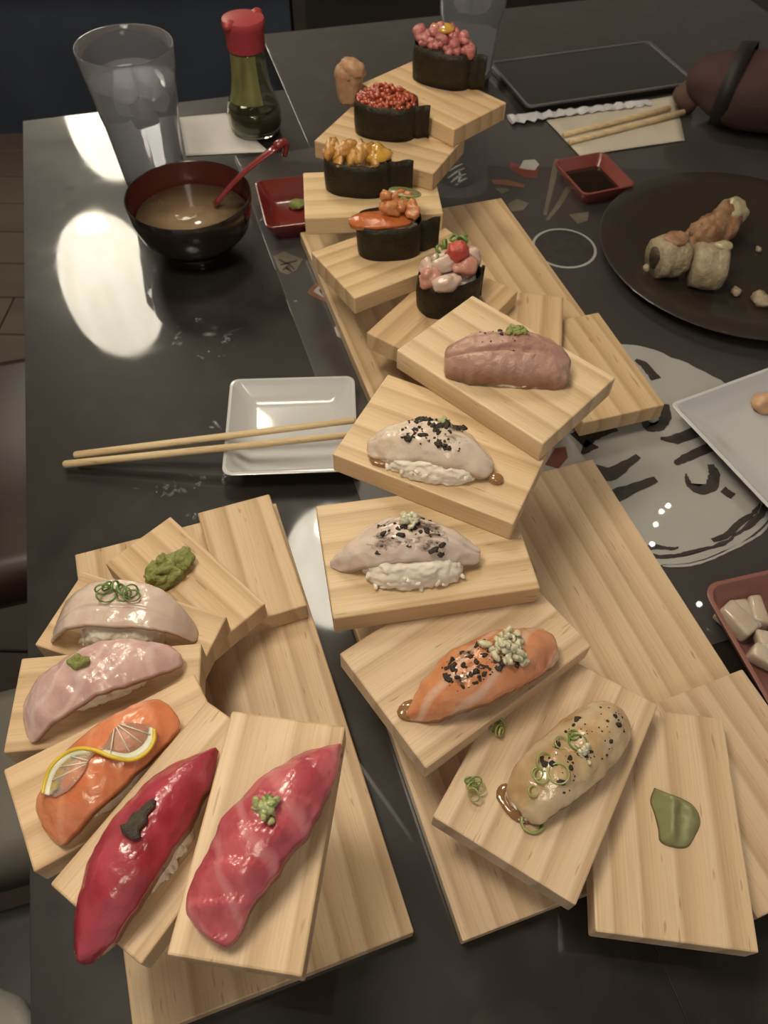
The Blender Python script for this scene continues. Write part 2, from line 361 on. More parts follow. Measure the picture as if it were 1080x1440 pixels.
# ------------------------------------------------------------------ mesh helpers
class MB:
    def __init__(self): self.v = []; self.f = []
    def add(self, vs, fs, M=None):
        o = len(self.v)
        for p in vs:
            p = Vector(p)
            self.v.append(M @ p if M else p)
        self.f += [tuple(i + o for i in f) for f in fs]
        return self
    def loft(self, loops, cap0=True, cap1=True, M=None, close=True):
        n = len(loops[0]); vs = [p for l in loops for p in l]; fs = []
        for i in range(len(loops) - 1):
            for j in range(n if close else n - 1):
                k = (j + 1) % n
                fs.append((i * n + j, i * n + k, (i + 1) * n + k, (i + 1) * n + j))
        if cap0: fs.append(tuple(reversed(range(n))))
        if cap1: fs.append(tuple(range((len(loops) - 1) * n, len(loops) * n)))
        return self.add(vs, fs, M)
    def lathe(self, prof, n=32, M=None, cap0=True, cap1=True, mod=None):
        loops = []
        for (r, z) in prof:
            loops.append([Vector((r * (mod(2 * PI * j / n, z) if mod else 1) * math.cos(2 * PI * j / n),
                                  r * (mod(2 * PI * j / n, z) if mod else 1) * math.sin(2 * PI * j / n), z)) for j in range(n)])
        return self.loft(loops, cap0, cap1, M)
    def box(self, c, s, rz=0.0, M=None):
        x, y, z = s[0] / 2, s[1] / 2, s[2] / 2
        vs = [(-x, -y, -z), (x, -y, -z), (x, y, -z), (-x, y, -z), (-x, -y, z), (x, -y, z), (x, y, z), (-x, y, z)]
        fs = [(0, 3, 2, 1), (4, 5, 6, 7), (0, 1, 5, 4), (1, 2, 6, 5), (2, 3, 7, 6), (3, 0, 4, 7)]
        T = Matrix.Translation(c) @ Matrix.Rotation(rz, 4, 'Z')
        return self.add(vs, fs, (M @ T) if M else T)
    def tube(self, path, rad, n=8, M=None):
        path = [Vector(p) for p in path]; loops = []
        for i, p in enumerate(path):
            a = path[max(i - 1, 0)]; b = path[min(i + 1, len(path) - 1)]
            t = (b - a).normalized()
            ref = Vector((0, 0, 1)) if abs(t.z) < 0.9 else Vector((1, 0, 0))
            s = t.cross(ref).normalized(); u = s.cross(t)
            r = rad[i] if isinstance(rad, (list, tuple)) else rad
            loops.append([p + (s * math.cos(2 * PI * j / n) + u * math.sin(2 * PI * j / n)) * r for j in range(n)])
        return self.loft(loops, True, True, M)
    def blob(self, c, r, seg=12, rings=8, amp=0.0, freq=100, rot=None, seed=0, flat=None):
        if not hasattr(r, '__len__'): r = (r, r, r)
        Q = rot.to_matrix() if isinstance(rot, Quaternion) else (Matrix.Rotation(rot, 3, 'Z') if rot else Matrix.Identity(3))
        c = Vector(c); vs = [c + Q @ Vector((0, 0, -r[2]))]
        def disp(d):
            p = Vector((d.x * r[0], d.y * r[1], d.z * r[2]))
            if amp:
                q = p + c
                k = noise.noise(q * freq + Vector((seed, seed * 2.1, 0))) + 0.5 * noise.noise(q * freq * 2.3 + Vector((0, seed, 5)))
                p += d * amp * k
            return p
        vs = [c + Q @ disp(Vector((0, 0, -1)))]
        for i in range(1, rings):
            ph = -PI / 2 + PI * i / rings
            for j in range(seg):
                th = 2 * PI * j / seg
                vs.append(c + Q @ disp(Vector((math.cos(ph) * math.cos(th), math.cos(ph) * math.sin(th), math.sin(ph)))))
        vs.append(c + Q @ disp(Vector((0, 0, 1))))
        if flat is not None:
            for p in vs:
                if p.z < flat: p.z = flat
        fs = []
        for j in range(seg):
            fs.append((0, 1 + (j + 1) % seg, 1 + j))
        for i in range(rings - 2):
            for j in range(seg):
                a = 1 + i * seg + j; b = 1 + i * seg + (j + 1) % seg
                fs.append((a, b, b + seg, a + seg))
        top = len(vs) - 1; o = 1 + (rings - 2) * seg
        for j in range(seg): fs.append((o + j, o + (j + 1) % seg, top))
        return self.add(vs, fs)
    def ring(self, c, R0, r, n=18, m=6, rot=None, squash=1.0):
        Q = rot.to_matrix() if rot else Matrix.Identity(3)
        vs = []; fs = []
        for i in range(n):
            a = 2 * PI * i / n
            for j in range(m):
                b = 2 * PI * j / m
                vs.append(Vector(c) + Q @ Vector(((R0 + r * math.cos(b)) * math.cos(a), (R0 + r * math.cos(b)) * math.sin(a) * squash, r * 1.6 * math.sin(b))))
        for i in range(n):
            for j in range(m):
                fs.append((i * m + j, ((i + 1) % n) * m + j, ((i + 1) % n) * m + (j + 1) % m, i * m + (j + 1) % m))
        return self.add(vs, fs)
    def prism(self, poly, z0, z1):
        n = len(poly)
        return self.loft([[Vector((p[0], p[1], z0)) for p in poly], [Vector((p[0], p[1], z1)) for p in poly]])
    def build(self, name, mat, parent=None, smooth=True, bevel=0.0, kind=None, label=None, color=None, auto=None):
        me = bpy.data.meshes.new(name)
        me.from_pydata([tuple(p) for p in self.v], [], self.f)
        me.validate()
        bm = bmesh.new(); bm.from_mesh(me)
        bmesh.ops.recalc_face_normals(bm, faces=bm.faces[:])
        bm.to_mesh(me); bm.free()
        me.materials.append(MATS[mat])
        if smooth:
            for p in me.polygons: p.use_smooth = True
            if auto is not None:
                me.set_sharp_from_angle(angle=R(auto))
        o = bpy.data.objects.new(name, me)
        COL.objects.link(o)
        if parent: o.parent = parent
        if bevel:
            md = o.modifiers.new('edge', 'BEVEL'); md.width = bevel; md.segments = 2; md.limit_method = 'ANGLE'
        if kind: o['kind'] = kind
        if label: o['label'] = label
        if color: o.color = rgba(color)
        return o

def thing(name, label, cat, loc=(0, 0, 0), rz=0.0, group=None):
    o = bpy.data.objects.new(name, None)
    o.empty_display_size = 0.02
    COL.objects.link(o)
    o.location = loc; o.rotation_euler = (0, 0, rz)
    o['label'] = label; o['category'] = cat
    if group: o['group'] = group
    return o
def tag(o, label, cat, loc=None, rz=0.0, group=None):
    o['label'] = label; o['category'] = cat
    if group: o['group'] = group
    if loc is not None: o.location = loc; o.rotation_euler = (0, 0, rz)
    return o
def struct(o): o['kind'] = 'structure'; return o
def ngon_rr(sx, sy, r, n=5):
    pts = []
    for (cx, cy, a0) in ((sx / 2 - r, sy / 2 - r, 0), (-sx / 2 + r, sy / 2 - r, 90), (-sx / 2 + r, -sy / 2 + r, 180), (sx / 2 - r, -sy / 2 + r, 270)):
        for i in range(n + 1):
            a = R(a0 + 90 * i / n); pts.append((cx + r * math.cos(a), cy + r * math.sin(a)))
    return pts
def copy_tree(o, parent=None):
    c = o.copy(); COL.objects.link(c); c.parent = parent
    for ch in list(o.children): copy_tree(ch, c)
    return c

# ------------------------------------------------------------------ the room
PHI = R(16.9)
EX = Vector((math.cos(PHI), math.sin(PHI), 0)); EY = Vector((-math.sin(PHI), math.cos(PHI), 0))
FLOOR_Z = -0.74

fl = struct(MB().box((0.2, 1.2, FLOOR_Z - 0.03), (5.6, 5.8, 0.04)).build('floor', 'floor_wood', smooth=False))
plank = MB().box((0, 0, 0), (1.6, 0.135, 0.012)).build('plank', 'floor_wood', fl, smooth=False, bevel=0.003)
first = True
for i in range(22):
    for j in range(2):
        o = plank if first else plank.copy()
        if not first:
            COL.objects.link(o); o.parent = fl
        first = False
        o.location = (-1.75 + j * 1.604 + (0.35 if i % 2 else 0), 0.1 + i * 0.139, FLOOR_Z - 0.006)
struct(MB().box((0.2, 3.95, 0.46), (5.6, 0.06, 2.44)).build('wall_back', 'wall_paint', smooth=False))
struct(MB().box((-2.6, 1.2, 0.46), (0.06, 5.6, 2.44)).build('wall_left', 'wall_paint', smooth=False))
struct(MB().box((0.2, 1.2, 1.70), (5.6, 5.8, 0.04)).build('ceiling', 'ceiling_paint', smooth=False))
struct(MB().box((0.2, 3.91, FLOOR_Z + 0.05), (5.4, 0.02, 0.1)).build('baseboard_back', 'dark_panel', smooth=False))

# pendant lamps: bright egg-shaped paper shades with an open bottom
def pendant(x, y, z, label, idx):
    t = thing('pendant_lamp', label, 'lamp', (x, y, 1.68), 0, 'egg-shaped pendant lamps over the tables')
    dz = z - 1.68
    prof = []
    for i in range(15):
        a = -0.93 + 1.93 * i / 14
        zz = 0.225 * a
        r = 0.132 * math.sqrt(max(0.0, 1 - abs(a) ** 2.3)) + (0.004 if a > 0.98 else 0)
        prof.append((max(r, 0.01), zz + dz))
    MB().lathe(prof, 28, cap0=False).build('lamp_shade', 'lamp_paper_%d' % idx, t)
    MB().lathe([(0.034, prof[0][1] + 0.004), (0.042, prof[0][1] + 0.012), (0.03, prof[0][1] + 0.03), (0.012, prof[0][1] + 0.06)], 16).build('bulb', 'lamp_bulb_%d' % idx, t)
    MB().tube([(0, 0, 0), (0, 0, dz + 0.22)], 0.004, 6).build('cord', 'cord_black', t)
    MB().lathe([(0.05, 0.0), (0.05, -0.02), (0.012, -0.03)], 16).build('ceiling_rose', 'cord_black', t)
for idx, ((x, y, z), lb) in enumerate(zip(LAMPS, (
        'egg-shaped glowing pendant lamp mirrored whole in the table left of the soup bowl',
        'egg-shaped glowing pendant lamp mirrored at the far corner of the dark table',
        'glowing pendant lamp mirrored in the gap between the two front sushi stands',
        'glowing pendant lamp hanging over the front left sushi stand',
        'dim pendant lamp added as front fill, unseen behind the camera'))):
    pendant(x, y, z, lb, idx)
fairy = [(0.911, 1.494), (0.937, 1.518), (0.882, 1.441), (0.855, 1.363), (0.956, 1.149)]
fs_ = thing('string_light', 'string of tiny clear bulbs mirrored in the printed white circle', 'lights', (0.9, 1.35, 1.5))
MB().tube([(0.075, -0.3, 0.02), (0.056, -0.201, 0.01), (0.0, -0.1, 0.012), (-0.045, 0.013, 0.01), (-0.018, 0.091, 0.01), (0.011, 0.144, 0.01), (0.037, 0.168, 0.01), (0.1, 0.3, 0.17)], 0.002, 5).build('wire', 'cord_black', fs_)
for i, (x, y) in enumerate(fairy):
    MB().blob((x - 0.9, y - 1.35, 0), 0.0075, 10, 8).build('bulb', 'fairy_bulb', fs_)

# tables
def table(name, label, origin, w, d, mat, t=0.035):
    T = thing(name, label, 'table', (origin[0], origin[1], FLOOR_Z), PHI)
    MB().box((w / 2, -d / 2, 0.74 - t / 2), (w, d, t)).build('tabletop', mat, T, smooth=False, bevel=0.0004)
    for (x, y) in ((0.05, -0.05), (w - 0.05, -0.05), (0.05, -d + 0.05), (w - 0.05, -d + 0.05)):
        MB().box((x, y, (0.74 - t) / 2), (0.05, 0.05, 0.74 - t)).build('leg', 'stool_wood', T, smooth=False, bevel=0.003)
    return T
FLC = Vector((-0.4793, 0.983, 0))
table('dining_table', 'dark scuffed table with the soup bowl and the water glass on it', FLC, 0.345, 1.45, 'dark_table')
o2 = FLC + EX * 0.3452 + EY * 0.18
table('dining_table', 'dark table on the right under the printed mat and the dark round plate', o2, 0.80, 1.63, 'dark_table_far')

# printed table mat
MC = Vector((-0.193, 0.8996, 0)); MA = R(18.4)
def to_mat(p):
    d = Vector((p[0], p[1], 0)) - MC
    return (d.x * math.cos(MA) + d.y * math.sin(MA), -d.x * math.sin(MA) + d.y * math.cos(MA))
mt = thing('table_mat', 'large dark printed table mat with a white brushed circle and black strokes', 'mat', (MC.x, MC.y, 0.0), MA)
MB().box((0.36, -0.375, 0.0005), (0.72, 0.75, 0.001)).build('sheet', 'mat_print', mt, smooth=False)
MB().box((0.0008, -0.375, 0.0011), (0.0016, 0.75, 0.0003)).build('border_line', 'mat_edge', mt, smooth=False)
def flat(poly, mat, name, z=0.001, t=0.0003):
    return MB().prism([to_mat(p) for p in poly], z, z + t).build(name, mat, mt, smooth=False)
cc = (0.213, 0.455)
poly = []
for i in range(90):
    a = 2 * PI * i / 90
    r = 0.1235 + 0.004 * noise.noise(Vector((math.cos(a) * 3, math.sin(a) * 3, 1))) + random.uniform(-0.0012, 0.0012)
    poly.append((cc[0] + r * math.cos(a), cc[1] + r * math.sin(a)))
flat(poly, 'print_white', 'white_circle')
def arc_stroke(r0, w, a0, a1, mat, name, rag=0.0008, z=0.0013):
    n = 26; up = []; dn = []
    for i in range(n + 1):
        t = i / n; a = R(a0 + (a1 - a0) * t)
        ww = w * (0.35 + 0.65 * math.sin(PI * min(1, t * 1.25 + 0.05)) ** 0.5 if t < 0.8 else max(0.08, (1 - t) * 4) ) / 2
        rr = r0 + 0.0012 * math.sin(t * 9)
        up.append((cc[0] + (rr + ww + random.uniform(0, rag)) * math.cos(a), cc[1] + (rr + ww + random.uniform(0, rag)) * math.sin(a)))
        dn.append((cc[0] + (rr - ww - random.uniform(0, rag)) * math.cos(a), cc[1] + (rr - ww - random.uniform(0, rag)) * math.sin(a)))
    flat(up + dn[::-1], mat, name, z)
arc_stroke(0.1305, 0.006, -95, -25, 'print_white', 'brush_arc')
arc_stroke(0.1345, 0.0022, -88, -40, 'print_white', 'brush_arc')
arc_stroke(0.1185, 0.004, -98, -80, 'print_ink', 'brush_gap', z=0.0016)
arc_stroke(0.1205, 0.005, -66, -36, 'print_ink', 'brush_gap', z=0.0016)
arc_stroke(0.126, 0.0025, -92, -58, 'print_ink', 'brush_gap', z=0.0016)
arc_stroke(0.126, 0.0025, -52, -20, 'print_ink', 'brush_gap', z=0.0016)
def stroke(pts, ws, mat='print_ink', name='brush_stroke', rag=0.0012, z=0.0016):
    pts = [Vector((p[0], p[1], 0)) for p in pts]; P = []
    W = []
    for i in range(len(pts) - 1):
        for k in range(6):
            t = k / 6; P.append(pts[i].lerp(pts[i + 1], t)); W.append(ws[i] + (ws[i + 1] - ws[i]) * t)
    P.append(pts[-1]); W.append(ws[-1]); up = []; dn = []
    for i, p in enumerate(P):
        d = (P[min(i + 1, len(P) - 1)] - P[max(i - 1, 0)]).normalized(); s = Vector((-d.y, d.x, 0))
        w = W[i] / 2
        up.append((p + s * (w + random.uniform(-rag, rag) * 0.6))[:2]); dn.append((p - s * (w + random.uniform(-rag, rag) * 0.6))[:2])
    flat(up + dn[::-1], mat, name, z)
stroke([(0.1686, 0.4478), (0.1812, 0.4566), (0.2051, 0.4641)], [0.020, 0.016, 0.006])
stroke([(0.1704, 0.4331), (0.1808, 0.4457)], [0.004, 0.014])
stroke([(0.1765, 0.4110), (0.1929, 0.4115), (0.2190, 0.4321)], [0.022, 0.013, 0.005])
stroke([(0.1801, 0.3868), (0.1922, 0.3886), (0.2294, 0.4063)], [0.008, 0.013, 0.006])
stroke([(0.2306, 0.4752), (0.2344, 0.4650), (0.2450, 0.4670), (0.2525, 0.4794), (0.2545, 0.4954)], [0.006, 0.009, 0.009, 0.010, 0.008])
stroke([(0.2556, 0.4133), (0.2559, 0.4010), (0.2636, 0.3951), (0.2749, 0.4000), (0.2806, 0.4140), (0.2794, 0.4242)], [0.002, 0.006, 0.009, 0.010, 0.009, 0.006])
stroke([(0.2423, 0.4533), (0.2546, 0.4520), (0.2807, 0.4646)], [0.003, 0.010, 0.012])
stroke([(0.2488, 0.4241), (0.2608, 0.4317), (0.2854, 0.4446)], [0.004, 0.009, 0.010])
stroke([(0.2381, 0.5536), (0.2452, 0.5479), (0.2529, 0.5278)], [0.004, 0.008, 0.010])
stroke([(0.2832, 0.3972), (0.2903, 0.3899)], [0.008, 0.008])
flat([(0.1369, 0.4201), (0.1476, 0.4390), (0.1572, 0.4409), (0.1575, 0.4287), (0.1481, 0.4165)], 'print_red', 'red_seal', 0.0014)
# printed pictures on the far part of the mat
def ellipse(c, a, b, rot=0, n=32): return [(c[0] + a * math.cos(2 * PI * i / n) * math.cos(rot) - b * math.sin(2 * PI * i / n) * math.sin(rot),
                                             c[1] + a * math.cos(2 * PI * i / n) * math.sin(rot) + b * math.sin(2 * PI * i / n) * math.cos(rot)) for i in range(n)]
rc = (0.1915, 0.7317)
flat(ellipse(rc, 0.0355, 0.0365), 'print_white', 'printed_ring', 0.0010)
flat(ellipse(rc, 0.0325, 0.0335), 'print_ink', 'printed_ring_centre', 0.0013)
stroke([(0.2052, 0.9162), (0.1961, 0.8753), (0.1770, 0.7936)], [0.006, 0.007, 0.004], 'print_cream', 'printed_stick', 0.0002, 0.001)
stroke([(0.2122, 0.8526), (0.1950, 0.8145), (0.1784, 0.7838)], [0.007, 0.006, 0.004], 'print_cream', 'printed_stick', 0.0002, 0.001)
flat([(0.1440, 0.8923), (0.1471, 0.9088), (0.1636, 0.8964), (0.1796, 0.8905), (0.1750, 0.8713), (0.1589, 0.8738)], 'print_red', 'printed_sushi', 0.001)
flat([(0.1563, 0.8928), (0.1632, 0.9111), (0.1775, 0.9134), (0.1816, 0.9020), (0.1751, 0.8888), (0.1665, 0.8900)], 'print_white', 'printed_sushi', 0.0013)
flat([(0.1205, 0.8659), (0.1386, 0.8666), (0.1599, 0.8566), (0.1577, 0.8504), (0.1393, 0.8543), (0.1225, 0.8567)], 'print_orange', 'printed_sushi', 0.001)
flat([(0.1235, 0.8475), (0.1372, 0.8496), (0.1401, 0.8436), (0.1310, 0.8342)], 'print_cream', 'printed_sushi', 0.001)
flat([(0.1362, 0.8151), (0.1479, 0.8259), (0.1613, 0.8176), (0.1525, 0.8027), (0.1400, 0.8008)], 'print_cream', 'printed_sushi', 0.001)
flat([(0.2051, 0.7961), (0.2290, 0.8028), (0.2247, 0.7842), (0.2125, 0.7782)], 'print_cream', 'printed_sushi', 0.001)
flat([(-0.1250, 0.7047), (-0.1144, 0.7140), (-0.0932, 0.7008), (-0.0991, 0.6808), (-0.1067, 0.6732), (-0.1154, 0.6778)], 'print_cream', 'printed_wave', 0.001)
for k in range(3):
    stroke([(-0.1191, 0.6999), (-0.1108, 0.6927), (-0.0991, 0.6981)] if k == 0 else ([(-0.1166, 0.6900), (-0.1085, 0.6928), (-0.1009, 0.6832)] if k == 1 else [(-0.1128, 0.6815), (-0.1088, 0.6878), (-0.1034, 0.6782)]), [0.002, 0.003, 0.002], 'print_ink', 'printed_line', 0.0002, 0.0013)
stroke([(-0.0608, 0.6328), (-0.0785, 0.6459), (-0.0708, 0.6626)], [0.008, 0.012, 0.008], 'print_orange', 'printed_sushi', 0.0004, 0.001)
stroke([(-0.0616, 0.6350), (-0.0749, 0.6472), (-0.0682, 0.6579)], [0.003, 0.006, 0.005], 'print_white', 'printed_sushi', 0.0004, 0.0013)
flat([(-0.0533, 0.5913), (-0.0468, 0.6022), (-0.0411, 0.5854), (-0.0412, 0.5729), (-0.0498, 0.5788)], 'print_white', 'printed_sushi', 0.001)
flat(ellipse((0.0797, 0.8737), 0.021, 0.026), 'print_ink', 'printed_pot', 0.001)
for k in range(5):
    stroke([(0.0705, 0.8829), (0.0787, 0.8929), (0.0868, 0.8997)] if k == 0 else ([(0.0683, 0.8669), (0.0791, 0.8816), (0.0890, 0.8901)] if k == 1 else ([(0.0714, 0.8577), (0.0804, 0.8706), (0.0902, 0.8773)] if k == 2 else ([(0.0763, 0.8517), (0.0835, 0.8613), (0.0906, 0.8678)] if k == 3 else [(0.0819, 0.8865), (0.0830, 0.8707), (0.0788, 0.8518)]))),
           [0.0015, 0.003, 0.0015], 'print_white', 'printed_line', 0.0002, 0.0013)

# ------------------------------------------------------------------ spiral stair sushi stands
def stand(label, base, steps, size, bsize, T, tint, lift):
    # base = (x, y, angle of the long side); steps = (x, y, angle); all real positions on the table
    s = thing('spiral_sushi_stand', label, 'stand', (base[0], base[1], lift), R(base[2]))
    Mi = (Matrix.Translation((base[0], base[1], lift)) @ Matrix.Rotation(R(base[2]), 4, 'Z')).inverted()
    b = MB().box((0, 0, (0.0149 - lift) / 2), (bsize[0], bsize[1], 0.0149 - lift)).build('base_board', 'pine', s, smooth=False, bevel=0.0009, color=tint[0])
    for k, st in enumerate(steps):
        z = 0.015 + (k + 0.5) * T
        p = Mi @ Vector((st[0], st[1], z))
        o = MB().box((0, 0, 0), (size[0], size[1], T * 0.992)).build('step_board', 'pine', s, smooth=False, bevel=0.0011, color=tint[(k + 1) % len(tint)])
        o.location = p; o.rotation_euler = (0, 0, R(st[2] - base[2]))
    return s
TA, TB, TC = 0.018648, 0.017462, 0.017329
A_ST = [(-0.0968, 0.2992, -69.23), (-0.1353, 0.2651, -42.43), (-0.1560, 0.2191, -17.18), (-0.1547, 0.1683, 6.82), (-0.1321, 0.1233, 31.73), (-0.0938, 0.0927, 57.11), (-0.0501, 0.0842, 83.14)]
B_ST = [(0.2263, 0.1456, 112.00), (0.1639, 0.1196, 84.39), (0.0985, 0.1458, 59.72), (0.0512, 0.2042, 36.97), (0.0257, 0.2667, 11.06), (0.0403, 0.3371, -25.00), (0.0816, 0.3967, -42.20)]
C_ST = [(0.1828, 0.5128, 107.92), (0.1160, 0.5270, 82.00), (0.0491, 0.5386, 55.50), (0.0029, 0.5978, 33.08), (-0.0185, 0.6652, 5.74), (-0.0019, 0.7313, -25.54), (0.0400, 0.7885, -44.44)]
def zA(k): return 0.015 + k * TA
def zB(k): return 0.015 + k * TB
def zC(k): return 0.015 + k * TC
warm = [(1.0, 0.93, 0.82), (0.98, 0.90, 0.78), (1.05, 0.95, 0.80), (1.02, 0.93, 0.80), (1.0, 0.91, 0.78), (1.03, 0.92, 0.77), (1.02, 0.93, 0.80), (1.0, 0.92, 0.80)]
pale = [(1.02, 0.97, 0.90), (1.0, 0.96, 0.92), (1.06, 1.01, 0.95), (1.06, 1.02, 0.98), (1.03, 0.98, 0.93), (1.04, 0.98, 0.84), (1.05, 0.98, 0.84), (1.07, 1.03, 0.92)]
far = [(0.98, 0.90, 0.76), (0.98, 0.90, 0.74), (1.0, 0.90, 0.74), (0.95, 0.82, 0.64), (1.03, 0.95, 0.78), (1.08, 1.02, 0.84), (1.0, 0.90, 0.74), (1.0, 0.89, 0.72)]
stand('smaller pine spiral stair stand at the front left with seven fanned boards', (-0.1054, 0.1864, 109.90), A_ST, (0.1039, 0.0559), (0.319, 0.156), TA, warm, 0)
stand('pine spiral stair stand in the middle with a seared nigiri on each upper board', (0.1116, 0.2376, 109.40), B_ST, (0.12686, 0.0842), (0.296, 0.236), TB, pale, 0.0016)
stand('pine spiral stair stand at the back carrying the seaweed-wrapped sushi', (0.0613, 0.6268, 108.60), C_ST, (0.1267, 0.077), (0.296, 0.236), TC, far, 0.0016)

# ------------------------------------------------------------------ dishes
def dish(name, label, cat, loc, rz, sx, sy, h, mat, flare=0.72, rim=0.003, depth=None, r=0.008, floor_r=None):
    t = thing(name, label, cat, loc, rz)
    depth = depth or h - 0.004
    def lp(k, z, rr=None, inset=0.0):
        return [Vector((x, y, z)) for (x, y) in ngon_rr(sx * k - 2 * inset, sy * k - 2 * inset, rr or r)]
    loops = [lp(flare, 0.0, r * 0.8), lp(flare + 0.02, 0.002, r * 0.8), lp((1 + flare) / 2 + 0.02, h * 0.5), lp(0.995, h - 0.0015), lp(1.0, h - 0.0004), lp(1.0, h, r, rim * 0.3),
             lp(1.0, h, r * 0.9, rim), lp(1.0, h - 0.001, r * 0.85, rim * 1.25)]
    f2 = flare * 0.94
    for k in range(1, 6):
        q = k / 5
        s_ = (1 - rim * 2.5 / sx) * (1 - q) + f2 * q
        zz = (h - 0.001) - (depth) * (1 - (1 - q) ** 1.25 if k < 5 else 1) * (0.97 if k < 5 else 1)
        loops.append(lp(s_ if k < 5 else f2 * 0.96, zz, r * 0.8))
    MB().loft(loops, True, True).build('dish_body', mat, t, auto=50)
    return t
dish('small_plate', 'square white ceramic dish under the chopsticks', 'dish', (-0.0808, 0.4452, 0.0), R(4.1), 0.111, 0.111, 0.020, 'white_ceramic', 0.70, 0.0026, 0.0155)
d1 = dish('sauce_dish', 'red square sauce dish half hidden by the back stand', 'dish', (-0.0985, 0.7775, 0.001), R(14.5), 0.094, 0.094, 0.024, 'red_plastic', 0.72, 0.002)
d2 = dish('sauce_dish', 'red sauce dish filled with dark soy by the far napkin', 'dish', (0.2365, 0.8500, 0.0012), R(20.5), 0.068, 0.078, 0.021, 'dusty_red_plastic', 0.70, 0.0022)
MB().prism(ngon_rr(0.048, 0.056, 0.006), 0.008, 0.0105).build('soy_sauce', 'soy', d2, smooth=False)
d3 = dish('sauce_dish', 'dusty red dish with pale pickle chunks at the right edge', 'dish', (0.3065, 0.2405, 0.0), R(15.0), 0.125, 0.128, 0.030, 'pinkish_plastic', 0.72, 0.003, r=0.013)
d4 = dish('serving_plate', 'large white rectangular plate reaching in from the right edge', 'plate', (0.3890, 0.4570, 0.0014), R(26.0), 0.245, 0.15, 0.026, 'white_ceramic', 0.74, 0.003, 0.02, 0.006)
# dark round plate
t = thing('round_plate', 'dark glossy round plate holding the cut rolls', 'plate', (0.374, 0.714, 0.0014))
MB().lathe([(0.075, 0.0), (0.078, 0.003), (0.11, 0.006), (0.1475, 0.016), (0.149, 0.0172), (0.147, 0.0182), (0.112, 0.0095), (0.085, 0.0075), (0.0005, 0.0075)], 56).build('plate_body', 'dark_plate', t, auto=60)

# miso soup bowl and spoon
t = thing('soup_bowl', 'black and red lacquer bowl of miso soup beside the water glass', 'bowl', (-0.2068, 0.7150, 0.0))
MB().lathe([(0.030, 0.0), (0.031, 0.006), (0.028, 0.009), (0.044, 0.015), (0.057, 0.030), (0.0625, 0.048), (0.0640, 0.0650), (0.0632, 0.0662), (0.0624, 0.0655)], 48, cap1=False).build('outer_shell', 'black_lacquer', t, auto=60)
MB().lathe([(0.0624, 0.0655), (0.0610, 0.048), (0.0555, 0.031), (0.042, 0.018), (0.001, 0.014)], 48, cap0=False).build('red_lining', 'red_lacquer', t)
MB().lathe([(0.056, 0.0425), (0.0575, 0.0432), (0.0005, 0.0432)], 40, cap0=False).build('soup', 'soup', t)
t = thing('soup_spoon', 'red plastic spoon leaning out of the miso soup bowl', 'spoon', (-0.2068, 0.7150, 0.0))
a = Vector((-0.1846, 0.7281, 0.0460)) - Vector((-0.2068, 0.7150, 0)); b_ = Vector((-0.1184, 0.7566, 0.0940)) - Vector((-0.2068, 0.7150, 0))
mb = MB(); loops = []
d = (b_ - a).normalized(); s = d.cross(Vector((0, 0, 1))).normalized(); u = s.cross(d)
for k in range(13):
    q = k / 12; w = 0.0050 + 0.0012 * q - 0.0010 * math.sin(q * PI); h = 0.0018
    c = a.lerp(b_, q) + u * (0.004 * math.sin(q * PI))
    loops.append([c + s * w * math.cos(2 * PI * j / 10) + u * h * math.sin(2 * PI * j / 10) for j in range(10)])
mb.loft(loops).build('handle', 'spoon_red', t)
path = [b_ + d * (0.013 * math.sin(k / 8 * PI * 0.75)) + Vector((0.004, 0.0, -1)) * (0.016 * (k / 8) ** 2) for k in range(9)]
MB().tube(path, [0.0052 - 0.0025 * k / 8 for k in range(9)], 8).build('hooked_end', 'spoon_red', t)
mb = MB(); bd = Vector((d.x, d.y, -0.1)).normalized()
mb.blob(a - bd * 0.010 + Vector((0, 0, -0.0125)), (0.016, 0.012, 0.004), 14, 8, rot=math.atan2(d.y, d.x)).build('spoon_bowl', 'spoon_red', t)

# water glasses
def tumbler(label, loc, ice, grp):
    t = thing('water_glass', label, 'glass', loc)
    def mod(th, z): return 1 + (0.022 * abs(math.cos(6 * th)) - 0.011) * (1 if 0.008 < z < 0.085 else 0)
    prof = [(0.0325, 0.0), (0.0335, 0.002), (0.0350, 0.02), (0.0375, 0.05), (0.0400, 0.078), (0.0425, 0.088), (0.0445, 0.108), (0.0478, 0.132), (0.0500, 0.1530), (0.0497, 0.1545), (0.0486, 0.1540),
            (0.0464, 0.132), (0.0430, 0.108), (0.0405, 0.086), (0.0383, 0.078), (0.0358, 0.05), (0.0335, 0.02), (0.0320, 0.009), (0.001, 0.008)]
    MB().lathe(prof, 72, mod=mod).build('tumbler', 'tumbler_plastic', t)
    MB().lathe([(0.031, 0.0092), (0.0332, 0.022), (0.0355, 0.05), (0.0379, 0.077), (0.0400, 0.086), (0.0426, 0.108), (0.0446, 0.1225), (0.0440, 0.1232), (0.001, 0.1230)], 72, mod=mod).build('water', 'water', t)
    for k in range(ice):
        a = k * 2.4 + loc[0]; rr = 0.017 if k < 4 else 0.008
        z = 0.116 - 0.018 * (k // 3)
        o = MB().box((0, 0, 0), (0.022, 0.020, 0.018)).build('ice_cube', 'ice', None, bevel=0.004)
        for p in o.data.polygons: p.use_smooth = True
        o.location = (loc[0] + rr * math.cos(a), loc[1] + rr * math.sin(a), loc[2] + z)
        o.rotation_euler = (0.4 * math.sin(k * 3), 0.4 * math.cos(k * 2), a)
        o['label'] = 'clear ice cube floating in ' + grp; o['category'] = 'ice cube'; o['group'] = 'ice cubes in ' + grp
    return t
tumbler('tall water tumbler with ice standing behind the soup bowl', (-0.2762, 0.8380, 0.0), 7, 'the water tumbler behind the soup bowl')
